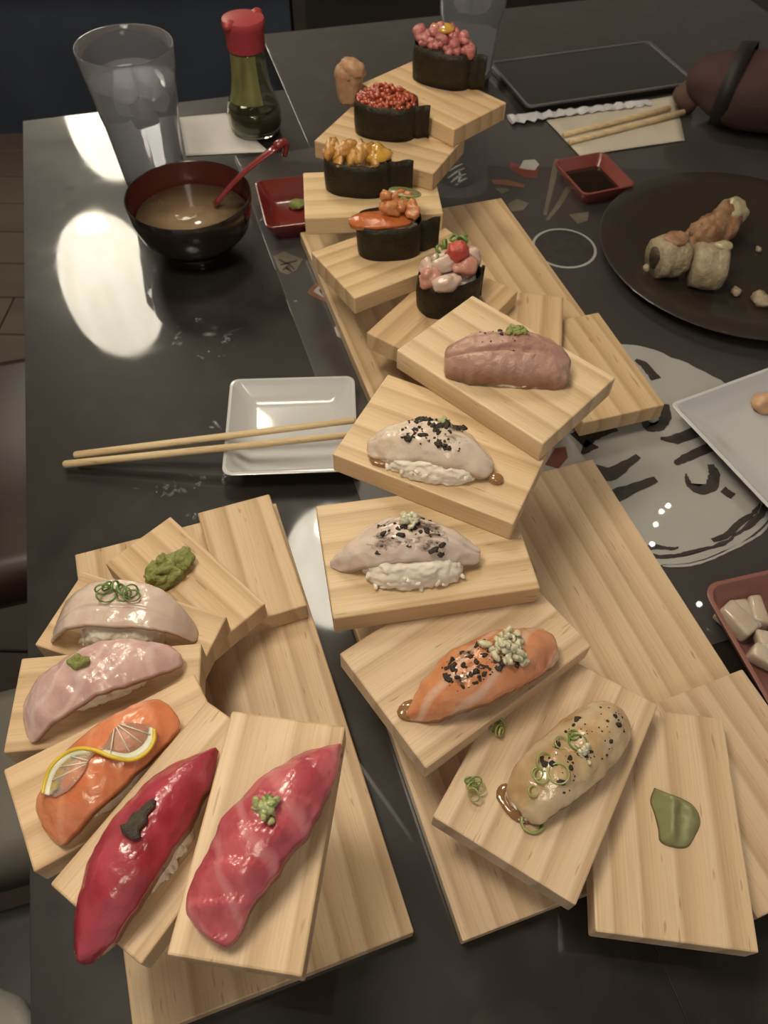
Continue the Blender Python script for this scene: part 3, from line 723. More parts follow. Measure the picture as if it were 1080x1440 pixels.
tumbler('tall water tumbler at the top edge behind the back stand', (0.1010, 1.1250, 0.0), 6, 'the water tumbler behind the back stand')

# soy sauce bottle
t = thing('soy_sauce_bottle', 'glass soy sauce bottle with a red cap on the white napkin', 'bottle', (-0.1750, 0.9720, 0.0012))
outer = [(0.026, 0.0), (0.0305, 0.002), (0.0335, 0.012), (0.0335, 0.024), (0.0300, 0.038), (0.0250, 0.052), (0.0222, 0.066), (0.0208, 0.085), (0.0205, 0.1005)]
inner = [(0.0188, 0.1005), (0.0190, 0.085), (0.0204, 0.066), (0.0232, 0.052), (0.0282, 0.038), (0.0316, 0.024), (0.0316, 0.012), (0.0290, 0.004), (0.001, 0.004)]
MB().lathe(outer + inner, 40).build('bottle_glass', 'bottle_glass', t)
MB().lathe([(0.0288, 0.0045), (0.0313, 0.012), (0.0313, 0.024), (0.0296, 0.0325), (0.001, 0.0325)], 40).build('soy_sauce', 'soy', t)
MB().lathe([(0.0222, 0.097), (0.0226, 0.100), (0.0226, 0.114), (0.0245, 0.120), (0.0250, 0.126), (0.0240, 0.129), (0.012, 0.1315), (0.001, 0.132)], 36).build('cap', 'cap_red', t, auto=50)
for sgn in (1, -1):
    MB().blob((0.0175 * sgn * 0.75, 0.0175 * sgn, 0.127), (0.0055, 0.009, 0.0055), 10, 8, rot=-0.6).build('spout', 'cap_red', t)
lab = MB(); loops = []
for (r, z) in ((0.0291, 0.042), (0.0256, 0.052), (0.0228, 0.066), (0.0214, 0.082), (0.0211, 0.095)):
    loops.append([Vector((r * math.cos(R(205 + 100 * k / 12)), r * math.sin(R(205 + 100 * k / 12)), z)) for k in range(13)])
lab.loft(loops, False, False, close=False).build('paper_label', 'label_olive', t)

# napkins, wrapper, tablet, bag
def sheet(name, mat, pts, z0, t_, wob=0.0006, n=14):
    # quad of four corners, gently uneven
    mb = MB(); vs = []; fs = []
    a, b, c, d = [Vector((p[0], p[1], 0)) for p in pts]
    for layer in (1, 0):
        for i in range(n + 1):
            for j in range(n + 1):
                q = a.lerp(b, i / n).lerp(d.lerp(c, i / n), j / n)
                q.z = z0 + layer * t_ + wob * (1 + noise.noise(q * 30))
                vs.append(q)
    m = (n + 1) ** 2
    for i in range(n):
        for j in range(n):
            k = i * (n + 1) + j
            fs.append((k, k + n + 1, k + n + 2, k + 1)); fs.append((m + k, m + k + 1, m + k + n + 2, m + k + n + 1))
    rim_ = [i * (n + 1) for i in range(n + 1)] + [n * (n + 1) + j for j in range(1, n + 1)] + [(n - i) * (n + 1) + n for i in range(1, n + 1)] + [n - j for j in range(1, n)]
    for i in range(len(rim_)):
        k0, k1 = rim_[i], rim_[(i + 1) % len(rim_)]
        fs.append((k0, k1, m + k1, m + k0))
    ctr = sum((Vector(v) for v in vs), Vector()) / len(vs); ctr.z = 0
    mb.add([v - ctr for v in vs], fs)
    o = mb.build(name, mat); o.location = ctr
    return o
o = sheet('paper_napkin', 'napkin', [(-0.2793, 0.9993), (-0.2199, 1.0132), (-0.1535, 0.9196), (-0.2539, 0.9053)], 0.0002, 0.0006, 0.0002)
tag(o, 'white paper napkin lying under the soy sauce bottle', 'napkin')
o = sheet('paper_napkin', 'napkin_cream', [(0.2021, 1.0094), (0.3865, 1.0857), (0.3744, 0.9661), (0.2344, 0.9224)], 0.0014, 0.0008, 0.0008)
tag(o, 'cream paper napkin under blurred chopsticks at the far right', 'napkin')
a = Vector((0.1530, 1.0044, 0.0060)); b_ = Vector((0.3464, 1.0591, 0.0060))
loops = []; dd = (b_ - a).normalized(); sd = Vector((-dd.y, dd.x, 0))
for k in range(40):
    q = k / 39; c = (b_ - a) * q; c.z = 0.0052 + 0.0012 * math.sin(k * 1.9)
    w = 0.0115 if k < 9 else 0.0085
    w *= 0.85 + 0.22 * math.sin(k * 2.3 + 1); h = 0.0032 * (0.8 + 0.3 * math.sin(k * 1.3))
    loops.append([c + sd * w * math.cos(2 * PI * j / 8) * (1 + 0.15 * noise.noise(Vector((k * 0.7, j, 3)))) + Vector((0, 0, h * math.sin(2 * PI * j / 8))) for j in range(8)])
o = MB().loft(loops).build('paper_wrapper', 'wrapper_paper', auto=35); tag(o, 'crumpled white paper chopstick wrapper by the cream napkin', 'wrapper', (a.x, a.y, 0.0))
t = thing('tablet', 'black tablet with a silver edge lying beyond the wrapper', 'tablet', (0.2780, 1.1340, 0.0), R(18.5))
MB().prism(ngon_rr(0.255, 0.135, 0.008), 0.0, 0.009).build('body', 'tablet_black', t, smooth=False, bevel=0.001)
fr = [Vector((x, y, 0)) for x, y in ngon_rr(0.256, 0.136, 0.008)]
fr2 = [Vector((x, y, 0)) for x, y in ngon_rr(0.249, 0.129, 0.006)]
MB().loft([[p + Vector((0, 0, 0.0075)) for p in fr], [p + Vector((0, 0, 0.0100)) for p in fr], [p + Vector((0, 0, 0.0100)) for p in fr2], [p + Vector((0, 0, 0.0075)) for p in fr2]], False, False).build('silver_edge', 'silver', t, smooth=False)
t = thing('bag', 'soft maroon bag with a dark strap at the far right of the table', 'bag', (0.500, 1.000, 0.0015), R(-14))
MB().blob((0, 0, 0.048), (0.125, 0.062, 0.050), 36, 24, 0.010, 16, flat=0.0).build('bag_body', 'maroon_cloth', t)
pth = [Vector((-0.070 + 0.014 * math.cos(a_), 0.0545 * math.cos(a_), max(0.002, 0.046 + 0.046 * math.sin(a_)))) for a_ in [-0.8 + (PI + 1.6) * k / 20 for k in range(21)]]
mb = MB(); loops = []
for k, p in enumerate(pth):
    loops.append([p + Vector((-0.009, 0, -0.001)), p + Vector((0.009, 0, 0.001)), p + Vector((0.009, 0, 0.004)), p + Vector((-0.009, 0, 0.002))])
mb.loft(loops).build('strap', 'strap_dark', t)
MB().blob((-0.118, 0.018, 0.018), (0.018, 0.020, 0.018), 14, 10, 0.006, 60, flat=0.0).build('pocket_flap', 'pink_cloth', t)

# chopsticks
def chopstick(label, a, b, r0, r1, grp):
    a, b = Vector(a), Vector(b); n = 10
    mb = MB(); d = b - a
    o = mb.tube([Vector((0, 0, 0)), d * 0.004, d * 0.33, d * 0.66, d * 0.996, d], [r0 * 0.8, r0, r0, (r0 + r1) / 2, r1, r1 * 0.7], n).build('chopstick', 'chopstick_wood')
    tag(o, label, 'chopstick', a, 0, grp)
chopstick('pale wooden chopstick on the white dish, the one nearer the wasabi board', (-0.2702, 0.4062, 0.0045), (-0.0256, 0.4151, 0.0400), 0.0032, 0.0027, 'chopsticks resting on the white dish')
chopstick('pale wooden chopstick on the white dish, the one farther from the wasabi board', (-0.2640, 0.4166, 0.0045), (-0.0251, 0.4309, 0.0400), 0.0032, 0.0027, 'chopsticks resting on the white dish')
chopstick('wooden chopstick on the cream napkin, nearer the wrapper', (0.2180, 0.9655, 0.0060), (0.3691, 1.0405, 0.0070), 0.0035, 0.004, 'chopsticks on the cream napkin')
chopstick('wooden chopstick on the cream napkin, nearer the soy dish', (0.2230, 0.9482, 0.0060), (0.3858, 1.0297, 0.0070), 0.0035, 0.004, 'chopsticks on the cream napkin')

# water drops left on the table
mb = MB()
def drops(cx, cy, n, sx, sy, rr=0.0022):
    for _ in range(n):
        mb.blob((cx + random.gauss(0, sx), cy + random.gauss(0, sy), 0.0), (rr * random.uniform(0.3, 1.1), rr * random.uniform(0.4, 1.6), 0.0006), 8, 5, rot=random.uniform(0, 3), flat=-0.0001)
for px, n, sx, sy in (((-0.2045, 0.5695), 16, 0.002, 0.009), ((-0.1921, 0.5995), 5, 0.005, 0.002), ((-0.1576, 0.5711), 8, 0.003, 0.007), ((-0.1667, 0.5485), 5, 0.008, 0.003),
                      ((-0.1756, 0.3843), 20, 0.009, 0.004), ((-0.1523, 0.3940), 6, 0.006, 0.003), ((-0.1348, 0.4006), 4, 0.001, 0.002), ((-0.1565, 0.3586), 3, 0.002, 0.002), ((-0.1529, 0.4568), 6, 0.005, 0.003)):
    drops(px[0], px[1], n, sx, sy)
o = mb.build('water_drops', 'water_bead', kind='stuff'); tag(o, 'scattered water drops on the dark table near the white dish', 'water')

# ------------------------------------------------------------------ seats beside and behind the table
t = thing('booth_bench', 'navy vinyl booth bench behind the far end of the table', 'bench', (-1.28, 2.66, FLOOR_Z), R(6))
MB().box((0, 0, 0.20), (1.9, 0.62, 0.40)).build('bench_base', 'navy_vinyl', t, smooth=False)
MB().box((0, -0.02, 0.44), (1.9, 0.66, 0.10)).build('seat_cushion', 'navy_vinyl', t, bevel=0.03)
for k in range(4):
    MB().box((-0.72 + 0.48 * k, 0.30, 0.80), (0.472, 0.12, 0.66)).build('back_panel', 'navy_vinyl', t, bevel=0.03)
t = thing('booth_bench', 'black vinyl bench seat beyond the right-hand table', 'bench', (0.36, 2.80, FLOOR_Z), R(6))
MB().box((0, 0, 0.20), (1.3, 0.62, 0.40)).build('bench_base', 'dark_panel', t, smooth=False)
MB().box((0, -0.02, 0.44), (1.3, 0.66, 0.10)).build('seat_cushion', 'black_vinyl', t, bevel=0.03)
for k in range(2):
    MB().box((-0.32 + 0.64 * k, 0.30, 0.80), (0.632, 0.12, 0.66)).build('back_panel', 'black_vinyl', t, bevel=0.03)
def seat(name, label, loc, rz, mat, fmat, dy=0.40):
    t = thing(name, label, 'chair', loc, rz)
    MB().box((0, 0, 0.42), (0.40, dy, 0.09)).build('seat', mat, t, bevel=0.03)
    MB().box((-0.21, 0, 0.66), (0.06, dy, 0.40)).build('backrest', mat, t, bevel=0.025)
    for x in (-0.17, 0.17):
        for y in (0.03 - dy / 2, dy / 2 - 0.03):
            MB().box((x, y, 0.19), (0.035, 0.035, 0.38)).build('leg', fmat, t, smooth=False)
    return t
seat('side_chair', 'grey padded stool chair beside the front left sushi stand', (-0.500, 0.200, FLOOR_Z), PHI, 'grey_vinyl', 'stool_wood', 0.20)
seat('side_chair', 'black chair at the bottom left corner under the pale cloth', (-0.430, -0.050, FLOOR_Z), PHI, 'black_vinyl', 'stool_wood', 0.27)
seat('side_chair', 'dark brown wooden chair beside the long edge of the table', (-0.640, 0.615, FLOOR_Z), PHI, 'stool_wood', 'stool_wood')
mb = MB().blob((0, 0, 0.03), (0.07, 0.06, 0.030), 26, 16, 0.020, 30, flat=0.0)
o = mb.build('folded_jacket', 'pale_cloth'); tag(o, 'pale crumpled cloth lying on the black chair at the bottom left', 'cloth', (-0.340, -0.012, FLOOR_Z + 0.466), 0.2)

# ------------------------------------------------------------------ food helpers
def n3(p, s, seed=0): return noise.noise(Vector((p[0], p[1], p[2])) * s + Vector((seed * 3.1, seed * 1.7, seed)))
def fish_slice(parent, mat, Ln, W, h, e0, e1, tip0, tip1, thick=0.006, bend=0.0, tilt=0.0, drop=0.006, amp=0.0012, seed=1, extra=None, p=2.2, name='fish_slice', nv=40, nu=64, ytail=0.0):
    # x along the slice; e0/e1 heights of the two ends; tip0/tip1 width of the ends as a share of W
    def zc(s):
        e = e0 if s < 0 else e1
        q = abs(s) ** p
        return h * (1 - q) + e * q
    def wd(s):
        tp = tip0 if s < 0 else tip1
        q = abs(s)
        return W / 2 * (tp + (1 - tp) * (1 - q ** 2.3)) * (max(0.0, 1 - q ** 20) ** 0.5 * 0.55 + 0.45)
    def top(s, v, raw=False):
        x = Ln / 2 * s
        y = bend * (1 - s * s) + tilt * s + wd(s) * v + ytail * max(0, -s) ** 3
        z = zc(s) - drop * (abs(v) ** 2.2) * (1 - 0.5 * abs(s) ** 3)
        q = Vector((x, y, z))
        if not raw:
            z += amp * (1.5 * n3(q, 55, seed) + 0.7 * n3(q, 150, seed + 4) + 0.25 * n3(q, 420, seed + 6))
            if extra: z += extra(s, v)
            y += amp * (1.3 * n3(q, 60, seed + 9) + 0.8 * n3(q, 190, seed + 3)) * (0.4 + 0.6 * abs(v))
        return Vector((x, y, max(z, 0.0012)))
    vs = []; fs = []
    for i in range(nu + 1):
        s = -1 + 2 * i / nu
        for j in range(nv + 1):
            vs.append(top(s, -1 + 2 * j / nv))
        for j in range(nv + 1):
            v = -1 + 2 * j / nv
            q = top(s, v)
            tt = thick * (1 - 0.12 * abs(v) ** 6) * (1 - 0.45 * abs(s) ** 8) * (1 + 0.15 * n3(q, 80, seed + 2))
            vs.append(Vector((q.x * 0.995, q.y * 0.97 + 0.03 * bend, max(q.z - tt, 0.0003))))
    m = 2 * (nv + 1)
    for i in range(nu):
        for j in range(nv):
            a = i * m + j
            fs.append((a, a + m, a + m + 1, a + 1))
            b = a + nv + 1
            fs.append((b, b + 1, b + m + 1, b + m))
        a = i * m; fs.append((a, a + nv + 1, a + nv + 1 + m, a + m))
        a = i * m + nv; fs.append((a, a + m, a + m + nv + 1, a + nv + 1))
    for i in (0, nu):
        for j in range(nv):
            a = i * m + j
            fs.append((a, a + 1, a + nv + 2, a + nv + 1))
    o = MB().add(vs, fs).build(name, mat, parent)
    return top
def rice_bed(parent, Ln, W, H, seed=1, x0=0.0, y0=0.0, grains=150):
    # pressed rice: a mound whose surface is broken into grain-sized bumps, a few grains standing proud
    mb = MB(); nu, nr = 88, 18; loops = []
    def surf(th, ph):
        c, s = math.cos(th), math.sin(th)
        k = (abs(c) ** 2.6 + abs(s) ** 2.6) ** (-1 / 2.6)
        cp = math.cos(ph) ** 0.45
        q = Vector((Ln / 2 * c * k * cp, W / 2 * s * k * cp, H * math.sin(ph)))
        dirn = Vector((c * W, s * Ln, 0.3 * Ln * math.sin(ph))).normalized()
        d, _p = noise.voronoi(Vector((q.x * 300, q.y * 300, q.z * 420)) + Vector((seed, seed * 2, 0)))
        return q + dirn * (0.0020 * n3(q, 90, seed) + 0.0030 * (0.45 - d[0]))
    for i in range(nr):
        ph = (PI / 2) * (i / nr) * 0.98
        loops.append([surf(2 * PI * j / nu, ph) + Vector((x0, y0, 0.0004)) for j in range(nu)])
    mb.loft(loops)
    rnd = random.Random(seed)
    for _ in range(grains // 8):
        q = surf(rnd.uniform(0, 2 * PI), rnd.uniform(0.0, 0.6))
        qt = Quaternion((rnd.uniform(-1, 1), rnd.uniform(-1, 1), rnd.uniform(-1, 1), rnd.uniform(-1, 1))).normalized()
        mb.blob((q.x * 0.985 + x0, q.y * 0.97 + y0, max(q.z, 0.0018)), (0.0034, 0.0015, 0.0015), 8, 6, rot=qt, flat=0.0002)
    return mb.build('rice', 'rice', parent)
def nigiri(label, mid, ang, z):
    return thing('nigiri', label, 'sushi', (mid[0], mid[1], z + 0.0001), R(ang), 'nigiri on the pine stands')
def flakes(parent, top, n, srange, vrange, size, seed, mat='char', name='char_flakes'):
    rnd = random.Random(seed); mb = MB()
    for _ in range(n):
        q = top(rnd.uniform(*srange), rnd.uniform(*vrange))
        r = size * (0.22 + 0.95 * rnd.random() ** 3)
        mb.blob((q.x, q.y, q.z + r * 0.08), (r * rnd.uniform(0.6, 1.5), r, r * 0.35), 9, 6, r * 0.9, 420, rot=rnd.uniform(0, 3), seed=seed)
    return mb.build(name, mat, parent, kind='stuff')
def mince(parent, top, s, v, n, spread, size, mat, name, seed, lift=0.0):
    rnd = random.Random(seed); mb = MB()
    for k in range(n):
        q = top(s + rnd.gauss(0, spread[0]), v + rnd.gauss(0, spread[1]))
        r = size * rnd.uniform(0.6, 1.2)
        qt = Quaternion((rnd.uniform(-1, 1), rnd.uniform(-1, 1), rnd.uniform(-1, 1), rnd.uniform(-1, 1))).normalized()
        mb.blob((q.x, q.y, q.z + r * 0.3 + lift * rnd.random()), (r * 1.3, r * 0.85, r * 0.7), 10, 7, r * 0.8, 330, rot=qt, seed=k)
    return mb.build(name, mat, parent)
def qrot(ax, ay, az): 
    return (Matrix.Rotation(az, 3, 'Z') @ Matrix.Rotation(ay, 3, 'Y') @ Matrix.Rotation(ax, 3, 'X')).to_quaternion()

# ---- front left stand -------------------------------------------------
t = nigiri('arched white fish nigiri topped with green scallion curls', (-0.1590, 0.2160), -1.0, zA(3))
rice_bed(t, 0.050, 0.024, 0.021, 3, 0.0, -0.004, 200)
top = fish_slice(t, 'white_fish', 0.090, 0.031, 0.032, 0.001, 0.001, 0.42, 0.34, 0.0050, bend=0.0065, drop=0.0025, amp=0.0008, seed=3, p=3.6,
                 extra=lambda s, v: -0.0012 * math.exp(-((v + 0.25) / 0.07) ** 2) * (1 - s * s), ytail=-0.004)
for k, (s, v, rr, rx, ry, rz) in enumerate(((-0.16, 0.35, 0.0048, 1.2, 0.3, 0.2), (-0.10, 0.1, 0.0060, 0.5, 0.5, 0.6), (-0.02, 0.5, 0.0042, 1.3, 0.8, 1.4), (0.08, 0.35, 0.0046, 0.9, 0.2, 2.0), (0.12, 0.15, 0.0052, 0.6, -0.5, 0.3), (0.20, 0.3, 0.0050, 0.8, 0.4, 0.9), (0.24, 0.1, 0.0046, 0.3, 0.2, 0.1), (-0.13, 0.5, 0.0034, 1.5, 0.1, 1.0))):
    q = top(s, v); q.z += 0.0035
    MB().ring(q, rr, 0.00055, 18, 6, qrot(rx, ry, rz), 0.75).build('scallion_curl', 'scallion', t)

t = nigiri('pale pink fish nigiri with a dab of green wasabi paste', (-0.1545, 0.1690), 26.7, zA(4))
rice_bed(t, 0.044, 0.018, 0.015, 4, 0.004, 0.003)
top = fish_slice(t, 'yellowtail', 0.090, 0.031, 0.026, 0.003, 0.010, 0.85, 0.30, 0.0055, bend=0.006, drop=0.005, amp=0.0009, seed=5, p=2.4,
                 extra=lambda s, v: 0.0004 * math.sin(s * 22 + v * 3 + 2 * math.sin(s * 5)) - 0.001 * math.exp(-((s + 0.32 + 0.1 * v) / 0.05) ** 2))
q = top(-0.12, 0.35)
MB().blob((q.x, q.y, q.z + 0.002), (0.0058, 0.0042, 0.0040), 16, 12, 0.0022, 260, rot=-0.5).build('wasabi_dab', 'wasabi', t)

t = nigiri('orange salmon nigiri draped with a twisted lemon slice', (-0.1330, 0.1190), 45.5, zA(5))
rice_bed(t, 0.052, 0.022, 0.016, 5, 0.002, -0.003)
top = fish_slice(t, 'salmon', 0.078, 0.034, 0.026, 0.008, 0.016, 0.72, 0.55, 0.007, bend=0.002, drop=0.007, amp=0.0008, seed=6, p=2.6, tilt=0.002)
# lemon: thin slice cut to its centre and twisted, so one half lies left of the peel line and the other right of it
peel_w = [(-0.1590, 0.1029), (-0.1592, 0.1084), (-0.1573, 0.1148), (-0.1519, 0.1201), (-0.1443, 0.1220), (-0.1356, 0.1208), (-0.1268, 0.1179), (-0.1186, 0.1178), (-0.1128, 0.1220), (-0.1102, 0.1279), (-0.1110, 0.1335)]
edge_w = [(-0.1518, 0.1011), (-0.1454, 0.1037), (-0.1415, 0.1078), (-0.1392, 0.1119), (-0.1380, 0.1160), (-0.1352, 0.1208), (-0.1318, 0.1250), (-0.1301, 0.1310), (-0.1259, 0.1350), (-0.1198, 0.1358), (-0.1145, 0.1356)]
Ri = Matrix.Rotation(-R(45.5), 2)
def on_fish(p, up):
    d = Ri @ Vector((p[0] + 0.1330, p[1] - 0.1190))
    s = max(-1, min(1, d.x / 0.039))
    best = min((top(s, v / 10).copy() for v in range(-10, 11)), key=lambda q: abs(q.y - d.y))
    return Vector((d.x, d.y, best.z + up))
def smooth_line(pts, n=5):
    out = []
    for i in range(len(pts) - 1):
        p0 = pts[max(i - 1, 0)]; p1 = pts[i]; p2 = pts[i + 1]; p3 = pts[min(i + 2, len(pts) - 1)]
        for k in range(n):
            t_ = k / n
            out.append(0.5 * ((2 * p1) + (p2 - p0) * t_ + (2 * p0 - 5 * p1 + 4 * p2 - p3) * t_ ** 2 + (3 * p1 - p0 - 3 * p2 + p3) * t_ ** 3))
    return out + [pts[-1]]
peel_l = smooth_line([on_fish(p, 0.0036) for p in peel_w]); edge_l = smooth_line([on_fish(p, 0.0022) for p in edge_w])
lp_ = MB().tube(peel_l, 0.0010, 8).build('lemon_slice', 'lemon_peel', t)
def lemon_strip(f0, f1, thick, mat, name):
    loops = []
    for p, e in zip(peel_l, edge_l):
        f1_ = min(f1, 0.0042 / max(0.0005, (e - p).length)) if f0 == 0 else f1
        f0_ = min(0.5, 0.0040 / max(0.0005, (e - p).length)) if f0 else 0.0
        a = p.lerp(e, f0_); b = p.lerp(e, f1_)
        loops.append([a, b, b - Vector((0, 0, thick)), a - Vector((0, 0, thick))])
    return MB().loft(loops).build(name, mat, lp_)
lemon_strip(0.0, 0.6, 0.0018, 'lemon_pith', 'pith')
lemon_strip(0.28, 1.0, 0.0015, 'lemon_flesh', 'flesh')
for (k, j) in ((6, 18), (11, 19), (16, 20), (30, 36), (36, 37), (41, 38), (46, 39)):
    a, b = peel_l[k].lerp(edge_l[k], 0.25), edge_l[j]
    MB().tube([a + Vector((0, 0, 0.0003)), (a + b) / 2 + Vector((0, 0, 0.0005)), b + Vector((0, 0, 0.0003))], 0.00035, 5).build('membrane', 'lemon_membrane', lp_)

t = nigiri('deep red tuna nigiri with a dark paste smear hanging over its board', (-0.1005, 0.0785), 63.0, zA(6))
rice_bed(t, 0.038, 0.017, 0.013, 6, 0.000, -0.003)
top = fish_slice(t, 'red_tuna', 0.0995, 0.031, 0.028, 0.006, 0.014, 0.34, 0.10, 0.010, bend=0.0035, drop=0.009, amp=0.0011, seed=8, p=2.2)
mb = MB(); loops = []
for k in range(9):
    q_ = k / 8; c = top(-0.06 + 0.36 * q_, 0.10 + 0.05 * q_); w = (0.0040 * (1 - q_) ** 0.8 + 0.0011) * (1 + 0.25 * math.sin(k * 2.1)) * (0.6 if k == 0 else 1)
    loops.append([c + Vector((0, w * math.cos(2 * PI * j / 10), 0.0003 + 0.0022 * (0.6 + math.sin(2 * PI * j / 10)) * (1 - 0.4 * q_) + 0.0006 * n3((k, j, 1), 1.7))) for j in range(10)])
mb.loft(loops).build('dark_paste', 'truffle_paste', t)

t = nigiri('pink fatty tuna nigiri with grated wasabi on the topmost front board', (-0.0432, 0.0815), 56.5, zA(7))
rice_bed(t, 0.040, 0.018, 0.013, 7, 0.0, 0.001)
top = fish_slice(t, 'fatty_tuna', 0.093, 0.0315, 0.026, 0.010, 0.010, 0.76, 0.12, 0.011, bend=0.004, drop=0.009, amp=0.0012, seed=11, p=2.4,
                 extra=lambda s, v: 0.0022 * (((s * 3.1 + v * 0.55 + 5.3) % 1.0) - 0.5) * (1 - abs(v) ** 3) * (1 if s < 0.5 else 0.4))
mince(t, top, 0.06, 0.10, 16, (0.045, 0.10), 0.0022, 'green_garlic', 'wasabi_dab', 5, 0.003)
mince(t, top, 0.08, 0.12, 7, (0.035, 0.08), 0.0019, 'scallion', 'green_bits', 6, 0.004)

def wasabi_lump(label, loc, rz, r, mat, amp, freq, seed, group=None, pts=()):
    t = MB()
    t.blob((0, 0, r[2] * 0.55), r, 36, 24, amp, freq, seed=seed, flat=0.0)
    for (x, y, z, rr) in pts:
        t.blob((x, y, z), rr, 20, 14, amp * 0.8, freq * 1.2, seed=seed + x * 50, flat=0.0)
    o = t.build('wasabi', mat)
    tag(o, label, 'wasabi', loc, rz)
    return o
wasabi_lump('rough green wasabi lump on the front left stand', (*(-0.1467, 0.2732), zA(2) + 0.0001), 0.25, (0.0125, 0.0105, 0.0085), 'wasabi', 0.0045, 190, 3, None, ((0.009, 0.004, 0.0065, (0.0095, 0.0075, 0.0065)), (-0.009, -0.002, 0.004, (0.0075, 0.0075, 0.0060)), (-0.003, -0.007, 0.004, (0.008, 0.006, 0.0055)), (0.012, 0.007, 0.005, (0.006, 0.005, 0.0055))))

# ---- middle stand -----------------------------------------------------
out_w = [(0.1610, 0.1354), (0.1687, 0.1323), (0.1752, 0.1300), (0.1813, 0.1262), (0.1838, 0.1207), (0.1830, 0.1153), (0.1782, 0.1084), (0.1730, 0.1030), (0.1650, 0.1028), (0.1585, 0.1057), (0.1586, 0.1125), (0.1581, 0.1202), (0.1571, 0.1281)]
cw = (0.1689, 0.1173)
ol = smooth_line([Vector((p[0] - cw[0], p[1] - cw[1], 0)) for p in out_w + out_w[:1]], 4)[:-1]
loops = []
for k in range(12):
    q_ = k / 11; lo = []
    for j, p in enumerate(ol):
        f_ = 1 - q_ * 0.98
        x, y = p.x * f_, p.y * f_
        edge = 1 - f_ ** 4
        fold = 0.0042 * math.exp(-((x + 0.004 - 0.25 * y) / 0.003) ** 2) + 0.0030 * math.exp(-((y - 0.010 + 0.5 * x) / 0.003) ** 2) - 0.0020 * math.exp(-((x - 0.003 - 0.2 * y) / 0.0025) ** 2)
        lo.append(Vector((x, y, 0.0002 if k == 0 else max(0.0012, edge * (0.0062 + fold) + 0.0012 * n3((x, y, 0), 220, 4)))))
    loops.append(lo)
o = MB().loft(loops).build('wasabi', 'wasabi_smooth')
tag(o, 'smooth folded wasabi piece alone on the low board at right', 'wasabi', (cw[0], cw[1], zB(2) + 0.0001))

t = nigiri('glazed translucent scallop nigiri scattered with pepper and scallion rings', (0.1085, 0.1430), 40.0, zB(3))
rice_bed(t, 0.052, 0.024, 0.014, 8, 0.0, 0.0)
top = fish_slice(t, 'scallop', 0.086, 0.036, 0.024, 0.010, 0.011, 0.66, 0.58, 0.012, bend=0.0, drop=0.010, amp=0.0013, seed=15, p=3.0)
for k, (s, v, rr) in enumerate(((-0.60, 0.15, 0.0042), (-0.44, 0.35, 0.0050), (-0.42, -0.15, 0.0056), (-0.10, 0.45, 0.0038), (-0.60, 0.30, 0.0030), (0.06, 0.15, 0.0050), (0.10, 0.42, 0.0030), (-0.78, 0.0, 0.0028))):
    q = top(s, v); q.z += 0.0007
    MB().ring(q, rr, 0.00055, 20, 6, qrot(0.25 * math.sin(k * 2), 0.25 * math.cos(k * 3), k), 0.95).build('scallion_ring', 'pale_scallion' if k not in (5, 6) else 'scallion', t)
mince(t, top, 0.03, -0.15, 12, (0.06, 0.14), 0.0018, 'garlic', 'minced_garlic', 9, 0.001)
flakes(t, top, 80, (-0.5, 0.85), (-0.7, 0.7), 0.0016, 12, 'char', 'pepper_specks')
MB().blob((-0.040, 0.003, 0.0010), (0.0075, 0.013, 0.0016), 18, 8, 0.0015, 100, flat=0.0002).build('sauce_puddle', 'sauce', t)
o = MB().ring((0, 0, 0.0022), 0.0062, 0.0009, 20, 8, qrot(0.15, 0.1, 0), 0.85).build('scallion_ring', 'pale_scallion')
tag(o, 'loose glazed scallion ring lying at the foot of the scallop nigiri', 'scallion', (*(0.0842, 0.1096), zB(3) + 0.0003))
def loose_scallion(label, x, y, z, seed):
    t = thing('scallion_curls', label, 'scallion', (x, y, z))
    rnd = random.Random(seed)
    for k in range(5):
        MB().ring((rnd.uniform(-0.003, 0.003), rnd.uniform(-0.005, 0.005), 0.0038 + 0.0005 * k), rnd.uniform(0.0025, 0.004), 0.0005, 16, 6, qrot(rnd.uniform(0.2, 1.2), rnd.uniform(-0.6, 0.6), rnd.uniform(0, 6)), 0.8).build('curl', 'scallion' if k % 2 else 'pale_scallion', t)
px = (0.0538, 0.1272); loose_scallion('small tangle of scallion rings on the bare board end left of the scallop', px[0], px[1], zB(3) + 0.0002, 3)
px = (0.0694, 0.1621); loose_scallion('few scallion bits in shade under the seared salmon board', px[0], px[1], zB(3) + 0.0002, 5)

t = nigiri('torched orange salmon nigiri piled with minced garlic', (0.0580, 0.1850), 27.0, zB(4))
rice_bed(t, 0.050, 0.022, 0.014, 9, 0.008, 0.0)
top = fish_slice(t, 'seared_salmon', 0.098, 0.035, 0.029, 0.004, 0.012, 0.16, 0.62, 0.010, bend=-0.001, drop=0.010, amp=0.0012, seed=19, p=2.2, ytail=-0.003)
mince(t, top, 0.30, 0.05, 60, (0.09, 0.24), 0.0025, 'garlic', 'minced_garlic', 21, 0.006)
flakes(t, top, 100, (-0.5, 0.40), (-0.6, 0.7), 0.0022, 23)
MB().blob((-0.044, 0.0, 0.0012), (0.009, 0.0065, 0.0016), 14, 8, 0.0012, 120, flat=0.0002).build('sauce_puddle', 'sauce', t)

